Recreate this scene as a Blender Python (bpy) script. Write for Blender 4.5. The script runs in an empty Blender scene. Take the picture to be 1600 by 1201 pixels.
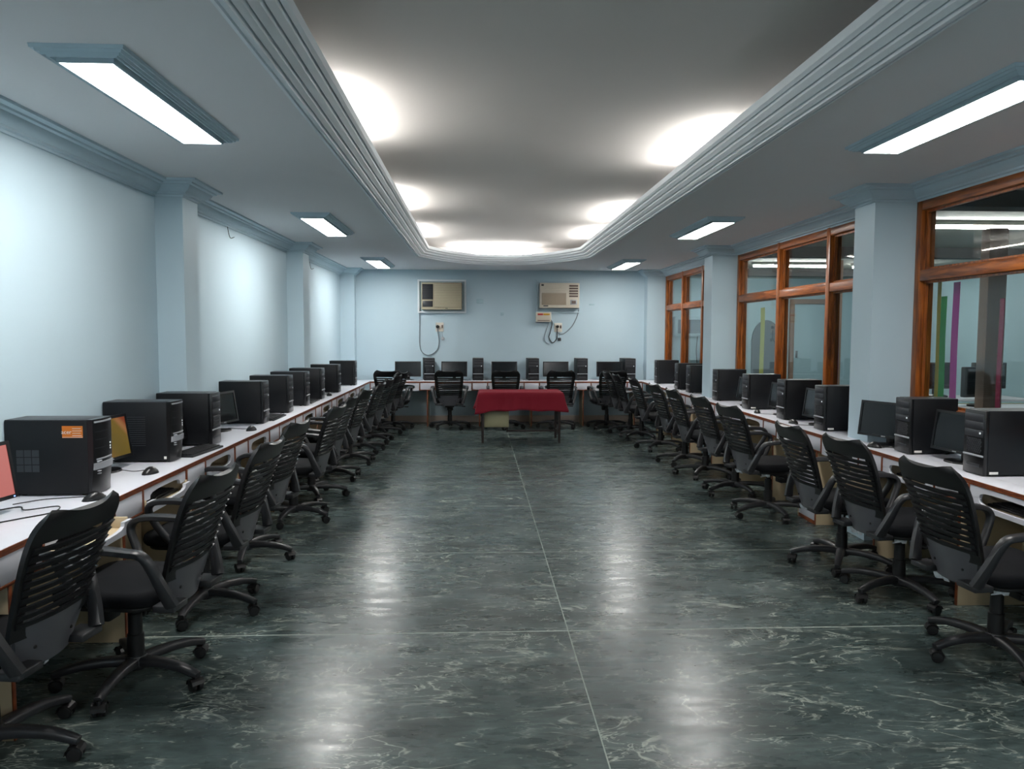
import bpy, bmesh, math, random
from mathutils import Vector, Matrix
random.seed(7)
S = bpy.context.scene
COL = S.collection
PI = math.pi

# ------------------------------------------------------------------ camera
CAM_F = 1200.0            # focal length in pixels of the 1600x1201 frame
VX, VY = 745.0, 519.0     # where the room's long axis vanishes
H = 1.5
d = Vector((VX - 800, -(VY - 600.5), -CAM_F)).normalized()
Xc = d.cross(Vector((0, 1, 0))).normalized()
Zc = Xc.cross(d)
cam = bpy.data.cameras.new('camera')
cam.sensor_fit = 'HORIZONTAL'; cam.sensor_width = 36.0
cam.lens = CAM_F / 1600.0 * 36.0
cam.clip_start = 0.05
camo = bpy.data.objects.new('camera', cam); COL.objects.link(camo)
M = Matrix((Xc, d, Zc)).to_4x4()
camo.matrix_world = Matrix.Translation((0, 0, H)) @ M
S.camera = camo
# ------------------------------------------------------------------ world, exposure
W = bpy.data.worlds.new('world'); S.world = W; W.use_nodes = True
W.node_tree.nodes['Background'].inputs[0].default_value = (.55, .6, .65, 1)
W.node_tree.nodes['Background'].inputs[1].default_value = 0.12
S.view_settings.view_transform = 'Standard'
S.view_settings.look = 'None'
S.view_settings.gamma = 1.0
S.view_settings.use_curve_mapping = False
S.view_settings.exposure = -0.1
PANEL_E = 53.     # luminous panels of the ceiling fittings
COVE_E = 140.0     # tubes hidden in the ceiling cove
ANNEX_E = 95.0    # tubes of the room behind the windows

# ------------------------------------------------------------------ room dimensions
XL, XR = -2.22, 3.12
YB, YF = 12.83, -4.6
ZC = 2.53; ZT = 2.82
ZD = .72                              # worktop height
DL, DR, DB = -1.69, 2.65, 12.21       # front edges of the worktops

# ------------------------------------------------------------------ helpers
def srgb(r, g, b):
    f = lambda c: (c/255/12.92) if c/255 <= .04045 else ((c/255+.055)/1.055)**2.4
    return (f(r), f(g), f(b), 1)

MATS = {}
def mat(name, col, rough=.5, metal=0., var=.06, scale=30., bump=0., spec=.5, stretch=(1,1,1), emit=None, estr=0., alpha=None, coat=0.):
    m = bpy.data.materials.new(name); m.use_nodes = True
    nt = m.node_tree; N = nt.nodes; L = nt.links
    b = N['Principled BSDF']
    tc = N.new('ShaderNodeTexCoord'); mp = N.new('ShaderNodeMapping')
    mp.inputs['Scale'].default_value = stretch
    L.new(tc.outputs['Object'], mp.inputs['Vector'])
    nz = N.new('ShaderNodeTexNoise'); nz.inputs['Scale'].default_value = scale; nz.inputs['Detail'].default_value = 4
    L.new(mp.outputs[0], nz.inputs['Vector'])
    mx = N.new('ShaderNodeMix'); mx.data_type = 'RGBA'
    c = col
    mx.inputs['A'].default_value = tuple(max(0, x*(1-var)) for x in c[:3]) + (1,)
    mx.inputs['B'].default_value = tuple(min(1, x*(1+var)) for x in c[:3]) + (1,)
    L.new(nz.outputs['Fac'], mx.inputs['Factor'])
    L.new(mx.outputs['Result'], b.inputs['Base Color'])
    b.inputs['Roughness'].default_value = rough
    b.inputs['Metallic'].default_value = metal
    b.inputs['Specular IOR Level'].default_value = spec
    if coat: b.inputs['Coat Weight'].default_value = coat
    if bump:
        bp = N.new('ShaderNodeBump'); bp.inputs['Strength'].default_value = bump; bp.inputs['Distance'].default_value = .003
        L.new(nz.outputs['Fac'], bp.inputs['Height']); L.new(bp.outputs[0], b.inputs['Normal'])
    if emit:
        b.inputs['Emission Color'].default_value = emit; b.inputs['Emission Strength'].default_value = estr
    MATS[name] = m
    return m

def lamp_mat(name, col, e):
    m = bpy.data.materials.new(name); m.use_nodes = True
    nt = m.node_tree; b = nt.nodes['Principled BSDF']
    b.inputs['Base Color'].default_value = (.8, .8, .8, 1)
    b.inputs['Emission Color'].default_value = col; b.inputs['Emission Strength'].default_value = e
    MATS[name] = m

def wood_mat(name, c1, c2, rough, stretch):
    m = bpy.data.materials.new(name); m.use_nodes = True
    nt = m.node_tree; N = nt.nodes; L = nt.links; b = N['Principled BSDF']
    tc = N.new('ShaderNodeTexCoord'); mp = N.new('ShaderNodeMapping'); mp.inputs['Scale'].default_value = stretch
    L.new(tc.outputs['Object'], mp.inputs['Vector'])
    nz = N.new('ShaderNodeTexNoise'); nz.inputs['Scale'].default_value = 9; nz.inputs['Detail'].default_value = 7; nz.inputs['Distortion'].default_value = .6
    L.new(mp.outputs[0], nz.inputs['Vector'])
    cr = N.new('ShaderNodeValToRGB'); cr.color_ramp.elements[0].position = .33; cr.color_ramp.elements[1].position = .68
    cr.color_ramp.elements[0].color = c1; cr.color_ramp.elements[1].color = c2
    L.new(nz.outputs['Fac'], cr.inputs[0]); L.new(cr.outputs[0], b.inputs['Base Color'])
    b.inputs['Roughness'].default_value = rough
    MATS[name] = m

mat('wall_paint', srgb(186, 207, 217), .62, var=.02, scale=3, spec=.3)
mat('trim_paint', srgb(190, 211, 221), .5, var=.03, scale=6, spec=.4)
mat('tray_paint', srgb(230, 238, 243), .5, var=.03, scale=6, spec=.4)
mat('soffit_paint', srgb(226, 228, 230), .8, var=.02, scale=2, spec=.2)
mat('vault_paint', srgb(206, 203, 200), .85, var=.03, scale=1.6, bump=.6, spec=.2)
mat('baseboard_paint', srgb(196, 180, 168), .5, var=.05)
mat('laminate_white', srgb(214, 216, 224), .35, var=.03, scale=14)
mat('laminate_beige', srgb(186, 168, 138), .5, var=.06, scale=8, stretch=(1, 1, .25))
mat('laminate_cream', srgb(214, 196, 164), .45, var=.06, scale=12)
wood_mat('edge_band', srgb(98, 46, 22), srgb(136, 72, 38), .4, (2, 2, 2))
wood_mat('teak_upright', srgb(92, 44, 13), srgb(168, 94, 34), .32, (5, 5, .5))
wood_mat('teak_rail', srgb(92, 44, 13), srgb(168, 94, 34), .32, (5, .5, 5))
mat('chair_fabric', srgb(12, 14, 18), .85, var=.25, scale=260, bump=.15, spec=.2)
mat('chair_shell', srgb(15, 16, 18), .42, var=.12, scale=60, spec=.5)
mat('chair_plastic', srgb(40, 41, 44), .38, var=.1, scale=40, spec=.5)
mat('chair_yoke', srgb(82, 83, 88), .34, var=.06)
mat('chair_slat', srgb(20, 21, 24), .42, var=.15, scale=90)
mat('chair_dark', srgb(12, 12, 14), .5, var=.1)
mat('caster_plastic', srgb(17, 17, 19), .4, var=.1)
mat('steel', srgb(150, 150, 152), .3, metal=1.)
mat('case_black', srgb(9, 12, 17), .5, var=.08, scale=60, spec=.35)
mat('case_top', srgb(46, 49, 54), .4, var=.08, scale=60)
mat('bezel_black', srgb(14, 15, 18), .3, var=.08)
mat('bezel_grey', srgb(46, 48, 53), .4, var=.08)
mat('silver_trim', srgb(168, 172, 178), .35, var=.04)
mat('power_led', srgb(225, 228, 232), .4, emit=(.9, .95, 1, 1), estr=.35)
mat('led_blue', srgb(90, 130, 255), .4, emit=(.25, .4, 1, 1), estr=3.)
mat('screen_off', srgb(16, 18, 21), .12, var=.02)
mat('sticker_orange', srgb(214, 118, 22), .5, var=.04)
mat('sticker_white', srgb(235, 232, 226), .55, var=.02)
mat('monitor_plastic', srgb(13, 14, 17), .32, var=.08)
mat('key_plastic', srgb(30, 31, 34), .5, var=.15)
mat('cable_black', srgb(18, 18, 20), .5)
mat('cable_grey', srgb(122, 132, 140), .5)
mat('ac_beige', srgb(176, 168, 142), .5, var=.05)
mat('ac_ivory', srgb(200, 192, 176), .5, var=.05)
mat('ac_tan', srgb(150, 136, 118), .5, var=.05)
mat('grille_dark', srgb(34, 38, 44), .6)
mat('grille_brown', srgb(92, 78, 70), .6)
mat('socket_white', srgb(214, 208, 196), .45)
mat('label_red', srgb(178, 52, 44), .5)
mat('label_gold', srgb(196, 148, 40), .5)
mat('cloth_red', srgb(116, 20, 36), .75, var=.1, scale=220, bump=.2, spec=.2)
mat('metal_dark', srgb(38, 26, 24), .45)
mat('pedestal_olive', srgb(146, 142, 112), .5, var=.04)
mat('plate_blue', srgb(170, 198, 208), .5)
mat('film', srgb(225, 230, 236), .12, var=.02, spec=.9)
mat('ribbon_olive', srgb(160, 150, 22), .6); mat('ribbon_green', srgb(40, 150, 80), .6)
mat('ribbon_magenta', srgb(168, 58, 148), .6); mat('ribbon_wine', srgb(120, 30, 62), .6)
mat('ribbon_lime', srgb(182, 190, 110), .6); mat('ribbon_purple', srgb(92, 58, 150), .6); mat('ribbon_plum', srgb(112, 60, 100), .6)
mat('annex_wall', srgb(178, 208, 218), .65, var=.02, scale=3)
mat('annex_ceiling', srgb(176, 178, 170), .8, var=.03)
mat('annex_beam', srgb(66, 64, 62), .7)
mat('annex_floor', srgb(78, 86, 84), .35, var=.1, scale=4)
mat('annex_post', srgb(150, 124, 110), .5, var=.08)
mat('arch_grey', srgb(106, 120, 130), .7)
mat('annex_board', srgb(150, 152, 92), .6)
mat('grout', srgb(158, 168, 160), .7, var=.2, scale=40)
mat('mount_dark', srgb(40, 42, 46), .5)
lamp_mat('panel_glow', (1, .975, .94, 1), PANEL_E)
lamp_mat('cove_glow', (1, .96, .91, 1), COVE_E)
lamp_mat('annex_glow', (1, 1, .98, 1), ANNEX_E)

def glass():
    m = bpy.data.materials.new('window_glass'); m.use_nodes = True
    nt = m.node_tree; N = nt.nodes; L = nt.links
    N.remove(N['Principled BSDF'])
    t = N.new('ShaderNodeBsdfTransparent'); t.inputs[0].default_value = (.93, .96, .95, 1)
    g = N.new('ShaderNodeBsdfGlossy'); g.inputs['Roughness'].default_value = .02
    lw = N.new('ShaderNodeLayerWeight'); lw.inputs['Blend'].default_value = .5
    pw = N.new('ShaderNodeMath'); pw.operation = 'POWER'; pw.inputs[1].default_value = 5.; L.new(lw.outputs['Facing'], pw.inputs[0])
    fr = N.new('ShaderNodeMath'); fr.operation = 'MULTIPLY_ADD'; fr.inputs[1].default_value = .95; fr.inputs[2].default_value = .04; L.new(pw.outputs[0], fr.inputs[0])
    mx = N.new('ShaderNodeMixShader')
    L.new(fr.outputs[0], mx.inputs[0]); L.new(t.outputs[0], mx.inputs[1]); L.new(g.outputs[0], mx.inputs[2])
    L.new(mx.outputs[0], N['Material Output'].inputs['Surface'])
    MATS['window_glass'] = m
glass()

def stone():
    m = bpy.data.materials.new('green_stone'); m.use_nodes = True
    nt = m.node_tree; N = nt.nodes; L = nt.links; b = N['Principled BSDF']
    geo = N.new('ShaderNodeNewGeometry'); oi = N.new('ShaderNodeObjectInfo')
    rn = N.new('ShaderNodeMath'); rn.operation = 'MULTIPLY'; rn.inputs[1].default_value = 37.
    L.new(oi.outputs['Random'], rn.inputs[0])
    ad = N.new('ShaderNodeVectorMath'); ad.operation = 'ADD'
    L.new(geo.outputs['Position'], ad.inputs[0]); L.new(rn.outputs[0], ad.inputs[1])
    def mapping(s, r=0):
        mp = N.new('ShaderNodeMapping'); mp.inputs['Scale'].default_value = s; mp.inputs['Rotation'].default_value = (0, 0, r)
        L.new(ad.outputs[0], mp.inputs['Vector']); return mp
    def noise(mp, sc, det=5, dist=0., rough=.5):
        n = N.new('ShaderNodeTexNoise'); n.inputs['Scale'].default_value = sc; n.inputs['Detail'].default_value = det
        n.inputs['Distortion'].default_value = dist; n.inputs['Roughness'].default_value = rough
        L.new(mp.outputs[0], n.inputs['Vector']); return n
    def ramp(src, p0, p1, c0=(0,0,0,1), c1=(1,1,1,1)):
        r = N.new('ShaderNodeValToRGB'); r.color_ramp.elements[0].position = p0; r.color_ramp.elements[1].position = p1
        r.color_ramp.elements[0].color = c0; r.color_ramp.elements[1].color = c1
        L.new(src, r.inputs[0]); return r
    def math_(op, a, bb=None, v=None):
        x = N.new('ShaderNodeMath'); x.operation = op
        L.new(a, x.inputs[0])
        if bb is not None: L.new(bb, x.inputs[1])
        elif v is not None: x.inputs[1].default_value = v
        return x
    m1 = mapping((1, 1, 1)); m2 = mapping((.55, 1.7, 1), .06); m3 = mapping((.7, 1.5, 1), -.12)
    base = ramp(noise(m2, 3.2, 8, .6, .62).outputs['Fac'], .3, .72, srgb(44, 55, 54), srgb(82, 96, 95))
    mott = ramp(noise(m2, 26, 6, .4, .7).outputs['Fac'], .36, .66, (.55, .58, .58, 1), (1.3, 1.3, 1.3, 1))
    mu = N.new('ShaderNodeMix'); mu.data_type = 'RGBA'; mu.blend_type = 'MULTIPLY'; mu.inputs['Factor'].default_value = .8
    L.new(base.outputs[0], mu.inputs['A']); L.new(mott.outputs[0], mu.inputs['B'])
    def vein(mp, sc, dist, w, msc, mlo, mhi):
        n = noise(mp, sc, 4, dist, .55)
        a = math_('ABSOLUTE', math_('SUBTRACT', n.outputs['Fac'], v=.5).outputs[0])
        v = ramp(a.outputs[0], 0., w, (1,1,1,1), (0,0,0,1))
        k = ramp(noise(m1, msc, 3, .3).outputs['Fac'], mlo, mhi)
        return math_('MULTIPLY', v.outputs[0], k.outputs[0])
    v1 = vein(m3, 2.3, 1.8, .013, 2.1, .46, .56)
    v2 = vein(m2, 6.5, 1.4, .017, 3.3, .5, .6)
    fl = ramp(noise(m3, 17, 3, 1.2, .6).outputs['Fac'], .665, .71)
    s1 = math_('MAXIMUM', v1.outputs[0], v2.outputs[0])
    s2 = math_('MAXIMUM', s1.outputs[0], math_('MULTIPLY', fl.outputs[0], v=.75).outputs[0])
    s3 = math_('MULTIPLY', s2.outputs[0], v=.72)
    mx = N.new('ShaderNodeMix'); mx.data_type = 'RGBA'
    L.new(s3.outputs[0], mx.inputs['Factor']); L.new(mu.outputs['Result'], mx.inputs['A'])
    mx.inputs['B'].default_value = srgb(186, 194, 182)
    L.new(mx.outputs['Result'], b.inputs['Base Color'])
    rr = ramp(noise(m2, 9, 5, .3).outputs['Fac'], .3, .75, (.23,)*3+(1,), (.34,)*3+(1,))
    L.new(rr.outputs[0], b.inputs['Roughness'])
    b.inputs['Specular IOR Level'].default_value = .33
    bp = N.new('ShaderNodeBump'); bp.inputs['Strength'].default_value = .06; bp.inputs['Distance'].default_value = .004
    L.new(noise(m2, 22, 5, .3).outputs['Fac'], bp.inputs['Height']); L.new(bp.outputs[0], b.inputs['Normal'])
    MATS['green_stone'] = m
stone()

def wallpaper(name, stops, rot, e):
    """a lit screen showing broad colour bands"""
    m = bpy.data.materials.new(name); m.use_nodes = True
    nt = m.node_tree; N = nt.nodes; L = nt.links; b = N['Principled BSDF']
    tc = N.new('ShaderNodeTexCoord'); mp = N.new('ShaderNodeMapping'); mp.inputs['Rotation'].default_value = (0, rot, 0)
    L.new(tc.outputs['Object'], mp.inputs['Vector'])
    sp = N.new('ShaderNodeSeparateXYZ'); L.new(mp.outputs[0], sp.inputs[0])
    mr = N.new('ShaderNodeMapRange'); mr.inputs['From Min'].default_value = -.2; mr.inputs['From Max'].default_value = .5
    L.new(sp.outputs['Z'], mr.inputs['Value'])
    cr = N.new('ShaderNodeValToRGB'); el = cr.color_ramp.elements
    cr.color_ramp.interpolation = 'EASE'
    el[0].position, el[0].color = stops[0]; el[1].position, el[1].color = stops[-1]
    for p, c in stops[1:-1]:
        q = el.new(p); q.color = c
    L.new(mr.outputs[0], cr.inputs[0])
    b.inputs['Base Color'].default_value = (.02, .02, .02, 1); b.inputs['Roughness'].default_value = .2
    L.new(cr.outputs[0], b.inputs['Emission Color']); b.inputs['Emission Strength'].default_value = e
    MATS[name] = m
wallpaper('screen_pink', [(0, srgb(206, 118, 112)), (1, srgb(226, 138, 128))], 0, .8)
wallpaper('screen_bands', [(0, srgb(176, 110, 60)), (.3, srgb(120, 100, 30)), (.45, srgb(132, 108, 36)), (.5, srgb(176, 120, 70)), (.56, srgb(150, 66, 34)), (1, srgb(160, 74, 50))], -.75, .6)

class MB:
    """collects geometry for ONE mesh"""
    def __init__(s): s.v = []; s.f = []
    def add(s, vs, fs, M=None):
        o = len(s.v)
        s.v += [tuple(M @ Vector(p)) if M else tuple(p) for p in vs]
        s.f += [tuple(i + o for i in q) for q in fs]
        return s
    def box(s, x0, x1, y0, y1, z0, z1, b=0., M=None):
        if not b:
            vs = [(x, y, z) for z in (z0, z1) for (x, y) in ((x0,y0),(x1,y0),(x1,y1),(x0,y1))]
            fs = [(3,2,1,0),(4,5,6,7),(0,1,5,4),(1,2,6,5),(2,3,7,6),(3,0,4,7)]
            return s.add(vs, fs, M)
        bm = bmesh.new(); bmesh.ops.create_cube(bm, size=1)
        for v in bm.verts:
            v.co = Vector(((x0+x1)/2 + v.co.x*(x1-x0), (y0+y1)/2 + v.co.y*(y1-y0), (z0+z1)/2 + v.co.z*(z1-z0)))
        bmesh.ops.bevel(bm, geom=list(bm.edges), offset=b, segments=2, affect='EDGES', profile=.5)
        bm.verts.index_update()
        s.add([v.co[:] for v in bm.verts], [[v.index for v in f.verts] for f in bm.faces], M); bm.free()
        return s
    def lathe(s, prof, n=16, M=None):
        vs = []; fs = []
        for (r, z) in prof:
            for i in range(n):
                a = 2*PI*i/n; vs.append((r*math.cos(a), r*math.sin(a), z))
        k = len(prof)
        for j in range(k-1):
            for i in range(n):
                i2 = (i+1) % n; fs.append((j*n+i, j*n+i2, (j+1)*n+i2, (j+1)*n+i))
        fs.append(tuple(range(n-1, -1, -1))); fs.append(tuple((k-1)*n+i for i in range(n)))
        return s.add(vs, fs, M)
    def tube(s, path, r, n=8):
        P = [Vector(p) for p in path]; vs = []; fs = []
        up = Vector((0, 0, 1)); prev = None
        for i, p in enumerate(P):
            t = (P[min(i+1, len(P)-1)] - P[max(i-1, 0)]).normalized()
            if prev is None:
                a = t.cross(up) if abs(t.z) < .9 else t.cross(Vector((1, 0, 0)))
            else:
                a = prev - t*prev.dot(t)
            a.normalize(); prev = a; b = t.cross(a)
            rr = r[i] if isinstance(r, (list, tuple)) else r
            for k in range(n):
                w = 2*PI*k/n; vs.append(p + a*rr*math.cos(w) + b*rr*math.sin(w))
        for j in range(len(P)-1):
            for k in range(n):
                k2 = (k+1) % n; fs.append((j*n+k, j*n+k2, (j+1)*n+k2, (j+1)*n+k))
        fs.append(tuple(range(n-1, -1, -1))); fs.append(tuple((len(P)-1)*n+k for k in range(n)))
        return s.add(vs, fs)
    def ribbon(s, path, sides, w, t):
        """sweep of a rounded rectangle: w along the given side vector, t along the normal"""
        P = [Vector(p) for p in path]; vs = []; fs = []; n = 8
        for i, p in enumerate(P):
            tg = (P[min(i+1, len(P)-1)] - P[max(i-1, 0)]).normalized()
            a = Vector(sides[i] if isinstance(sides, list) else sides); a = (a - tg*a.dot(tg)).normalized(); b = tg.cross(a)
            ww = (w[i] if isinstance(w, list) else w)/2; tt = (t[i] if isinstance(t, list) else t)/2; c = .35
            for (x, y) in ((1,c-1+.2),(1,.6),(.7,1),(-.7,1),(-1,.6),(-1,-.6),(-.7,-1),(.7,-1)):
                vs.append(p + a*ww*x + b*tt*y)
        for j in range(len(P)-1):
            for k in range(n):
                k2 = (k+1) % n; fs.append((j*n+k, j*n+k2, (j+1)*n+k2, (j+1)*n+k))
        fs.append(tuple(range(n-1, -1, -1))); fs.append(tuple((len(P)-1)*n+k for k in range(n)))
        return s.add(vs, fs)
    def cushion(s, w, dpt, z0, z1, r, rc, cx=0, cy=0, crown=.01, n=6):
        """rounded-rectangle pad; rc corner radius, r edge rounding"""
        def loop(inset, z):
            out = []; hw = w/2-inset; hd = dpt/2-inset; c = max(rc-inset, .004)
            for (sx, sy, a0) in ((1,1,0),(-1,1,90),(-1,-1,180),(1,-1,270)):
                for k in range(n):
                    a = math.radians(a0 + 90*k/(n-1))
                    out.append((cx + sx*(hw-c) + c*math.cos(a), cy + sy*(hd-c) + c*math.sin(a), z))
            return out
        loops = []
        for a in (80, 55, 28, 0):
            loops.append(loop(r*(1-math.cos(math.radians(a))), z0 + r - r*math.sin(math.radians(a))))
        for a in (0, 28, 55, 80):
            loops.append(loop(r*(1-math.cos(math.radians(a))), z1 - r + r*math.sin(math.radians(a))))
        loops.append(loop(min(w, dpt)*.22, z1 + crown)); loops.append(loop(min(w, dpt)*.4, z1 + crown*1.3))
        m = 4*n; vs = [p for l in loops for p in l]; fs = []
        for j in range(len(loops)-1):
            for k in range(m):
                k2 = (k+1) % m; fs.append((j*m+k, j*m+k2, (j+1)*m+k2, (j+1)*m+k))
        fs.append(tuple(range(m-1, -1, -1))); fs.append(tuple((len(loops)-1)*m+k for k in range(m)))
        return s.add(vs, fs)
    def shell(s, fn, us, vs_, th):
        """a curved sheet with thickness; fn(u,v)->(point, normal)"""
        nu, nv = len(us), len(vs_); A = []; B = []
        for v in vs_:
            for u in us:
                p, nn = fn(u, v); A.append(p); B.append(p + nn*th)
        k = nu*nv; fs = []
        for j in range(nv-1):
            for i in range(nu-1):
                a = j*nu+i; fs.append((a, a+1, a+nu+1, a+nu)); fs.append((k+a, k+a+nu, k+a+nu+1, k+a+1))
        for i in range(nu-1):
            a = i; fs.append((a, k+a, k+a+1, a+1)); a = (nv-1)*nu+i; fs.append((a, a+1, k+a+1, k+a))
        for j in range(nv-1):
            a = j*nu; fs.append((a, a+nu, k+a+nu, k+a)); a = j*nu+nu-1; fs.append((a, k+a, k+a+nu, a+nu))
        return s.add(A + B, fs)
    def molding(s, path, prof, closed=False, z=True):
        """prof = [(offset to the left of travel, z)], mitred at the corners of a plan path"""
        P = [Vector(p) for p in path]; n = len(P); vs = []; fs = []; m = len(prof)
        for i, p in enumerate(P):
            a = P[i] - P[i-1] if (i > 0 or closed) else None
            b = P[(i+1) % n] - P[i] if (i < n-1 or closed) else None
            if a is None: a = b
            if b is None: b = a
            a = a.normalized(); b = b.normalized()
            na = Vector((-a.y, a.x)); nb = Vector((-b.y, b.x)); mm = (na+nb).normalized(); mm /= max(mm.dot(na), .3)
            for (t, zz) in prof: vs.append((p.x + mm.x*t, p.y + mm.y*t, zz))
        for i in range(n if closed else n-1):
            i2 = (i+1) % n
            for k in range(m):
                k2 = (k+1) % m; fs.append((i*m+k, i2*m+k, i2*m+k2, i*m+k2))
        if not closed:
            fs.append(tuple(range(m))); fs.append(tuple((n-1)*m+k for k in range(m-1, -1, -1)))
        return s.add(vs, fs)
    def mesh(s, name, m, smooth=35):
        me = bpy.data.meshes.new(name); me.from_pydata(s.v, [], s.f); me.materials.append(MATS[m])
        bm = bmesh.new(); bm.from_mesh(me); bmesh.ops.recalc_face_normals(bm, faces=bm.faces); bm.to_mesh(me); bm.free()
        if smooth:
            me.polygons.foreach_set('use_smooth', [True]*len(me.polygons)); me.set_sharp_from_angle(angle=math.radians(smooth))
        me.update(); return me
    def build(s, name, m, parent=None, smooth=35): return link(name, s.mesh(name, m, smooth), parent)

def link(name, me, parent=None):
    o = bpy.data.objects.new(name, me); COL.objects.link(o)
    if parent is not None: o.parent = parent
    return o
def tag(o, label, cat, group=None):
    o['label'] = label; o['category'] = cat
    if group: o['group'] = group
    return o
def thing(name, label, cat, loc=(0,0,0), rz=0., group=None):
    o = link(name, None); o.location = loc; o.rotation_euler = (0, 0, rz); o.empty_display_size = .1
    return tag(o, label, cat, group)
def struct(o): o['kind'] = 'structure'; return o
def copy_tree(o, parent=None):
    c = o.copy(); COL.objects.link(c); c.parent = parent
    for ch in list(o.children): copy_tree(ch, c)
    return c
def bez(pts, n=8):
    """Catmull-Rom through points"""
    P = [Vector(p) for p in pts]; P = [P[0]*2-P[1]] + P + [P[-1]*2-P[-2]]; out = []
    for i in range(1, len(P)-2):
        for k in range(n):
            t = k/n; a, b, c, e = P[i-1], P[i], P[i+1], P[i+2]
            out.append(.5*((2*b) + (c-a)*t + (2*a-5*b+4*c-e)*t*t + (3*b-a-3*c+e)*t**3))
    out.append(P[-2]); return out
ORD = ['nearest', 'second', 'third', 'fourth', 'fifth', 'sixth', 'seventh', 'eighth', 'ninth', 'tenth', 'eleventh', 'twelfth']

# ================================================================== THE ROOM
# ---- floor: stone slabs over a pale grout bed
floor = struct(MB().box(XL-.12, XR+.1, YF-.1, YB+.1, -.12, -.0008).build('floor', 'grout'))
PX, PY, GJ = 1.45, 1.395, .0055
ys = [YF] + [3.765 + PY*k for k in range(-5, 7)] + [YB]
cache = {}
for j in range(len(ys)-1):
    xs = [XL, -.99, .46, 1.91, XR] if ys[j] > 9. else [XL, .46, XR]     # the near rows are laid in long slabs
    for i in range(len(xs)-1):
        w, l = xs[i+1]-xs[i], ys[j+1]-ys[j]
        key = (round(w, 3), round(l, 3))
        if key not in cache:
            cache[key] = MB().box(-w/2+GJ/2, w/2-GJ/2, -l/2+GJ, l/2-GJ, -.03, 0).mesh('slab', 'green_stone', 0)
        o = link('slab', cache[key], floor); o.location = ((xs[i]+xs[i+1])/2, (ys[j]+ys[j+1])/2, 0)

# ---- walls
PIL = [(5.37, 5.66), (9.12, 9.45)]         # pilasters along the long walls
PILL = [(5.47, 5.76), (9.15, 9.48)]
LPX, RPX = -2.03, 2.81
wl = struct(MB().box(XL-.12, XL, YF-.1, YB+.1, 0, 2.9).build('wall_left', 'wall_paint'))
for (a, b) in PILL + [(12.66, YB)]:
    MB().box(XL, LPX if a < 12 else -1.99, a, b, 0, ZC).build('pilaster', 'wall_paint', wl)
wb = struct(MB().box(XL-.12, XR+.12, YB, YB+.12, 0, 2.9).build('wall_back', 'wall_paint'))
struct(MB().box(XL, XR+.12, YF-.12, YF, 0, 2.9).build('wall_front', 'wall_paint'))
ZS, ZH = .93, 2.435
wr = struct(MB().box(XR, XR+.1, YF, YB, 0, ZS).build('wall_right', 'wall_paint'))
MB().box(XR, XR+.1, YF, YB, ZH, 2.9).build('lintel', 'wall_paint', wr)
MB().box(XR, XR+.1, YF, 1.9, ZS, ZH).build('wall_pier', 'wall_paint', wr)
for (a, b) in PIL + [(12.62, YB)]:
    MB().box(XR, XR+.1, a, b, ZS, ZH).build('wall_pier', 'wall_paint', wr)
    MB().box(RPX, XR, a, b, 0, ZC).build('pilaster', 'wall_paint', wr)
struct(MB().box(LPX, RPX, YB-.018, YB, 0, .11, .004).build('baseboard_back', 'baseboard_paint'))

# ---- cornices
CP = [(0, 2.425), (.012, 2.425), (.016, 2.437), (.034, 2.441), (.038, 2.452), (.06, 2.462), (.078, 2.482), (.084, 2.496), (.104, 2.5), (.108, 2.51), (.138, 2.516), (.14, 2.53), (0, 2.53)]
def side_path(xw, xp, xe, yend, PIL):
    p = [(xw, YF)]
    for (a, b) in PIL: p += [(xw, a), (xp, a), (xp, b), (xw, b)]
    p += [(xw, yend), (xe, yend), (xe, YB)]
    return p
pl = side_path(XL, LPX, -1.99, 12.66, PILL)
struct(MB().molding(pl, [(-t, z) for t, z in CP]).build('trim_1', 'trim_paint', smooth=25))
pr = side_path(XR, RPX, RPX, 12.62, PIL)
struct(MB().molding(pr, CP).build('trim_2', 'trim_paint', smooth=25))
# two wire hooks left under the cornice
for y in (7.0, 10.35):
    MB().tube(bez([(XL+.01, y, 2.43), (XL+.02, y, 2.37), (XL+.03, y+.02, 2.33), (XL+.06, y+.03, 2.34)], 4), .003, 5).build('wire_hook', 'cable_black', wl)

# ---- ceiling: soffit with a long recess that ends in an arc, cove and upper ceiling
TX0, TX1, TY0, TYC, TYA = -.78, 1.53, -3.4, 10.4, 11.62
NA = 24
arc = []
for k in range(NA+1):
    u = -1 + 2*k/NA
    arc.append(((TX0+TX1)/2 + u*(TX1-TX0)/2, TYC + (TYA-TYC)*(1-abs(u)**2.5)))
sof = MB()
def slab_quad(p0, p1, p2, p3):
    vs = [(x, y, ZC) for x, y in (p0, p1, p2, p3)] + [(x, y, ZC+.03) for x, y in (p0, p1, p2, p3)]
    sof.add(vs, [(3,2,1,0),(4,5,6,7),(0,1,5,4),(1,2,6,5),(2,3,7,6),(3,0,4,7)])
slab_quad((XL, YF), (TX0, YF), (TX0, YB), (XL, YB)); slab_quad((TX1, YF), (XR, YF), (XR, YB), (TX1, YB))
slab_quad((TX0, YF), (TX1, YF), (TX1, TY0), (TX0, TY0))
for k in range(NA): slab_quad(arc[k], arc[k+1], (arc[k+1][0], YB), (arc[k][0], YB))
ceil = struct(sof.build('ceiling', 'soffit_paint', smooth=0))
MB().box(XL, XR, YF, YB, ZT, ZT+.06).build('upper_ceiling', 'vault_paint', ceil)
cx0, cx1, cy1 = -1.16, 1.91, 12.1
MB().box(cx0-.03, cx0, TY0-.3, cy1, ZC+.03, ZT).build('cove_riser', 'vault_paint', ceil)
MB().box(cx1, cx1+.03, TY0-.3, cy1, ZC+.03, ZT).build('cove_riser', 'vault_paint', ceil)
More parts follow.
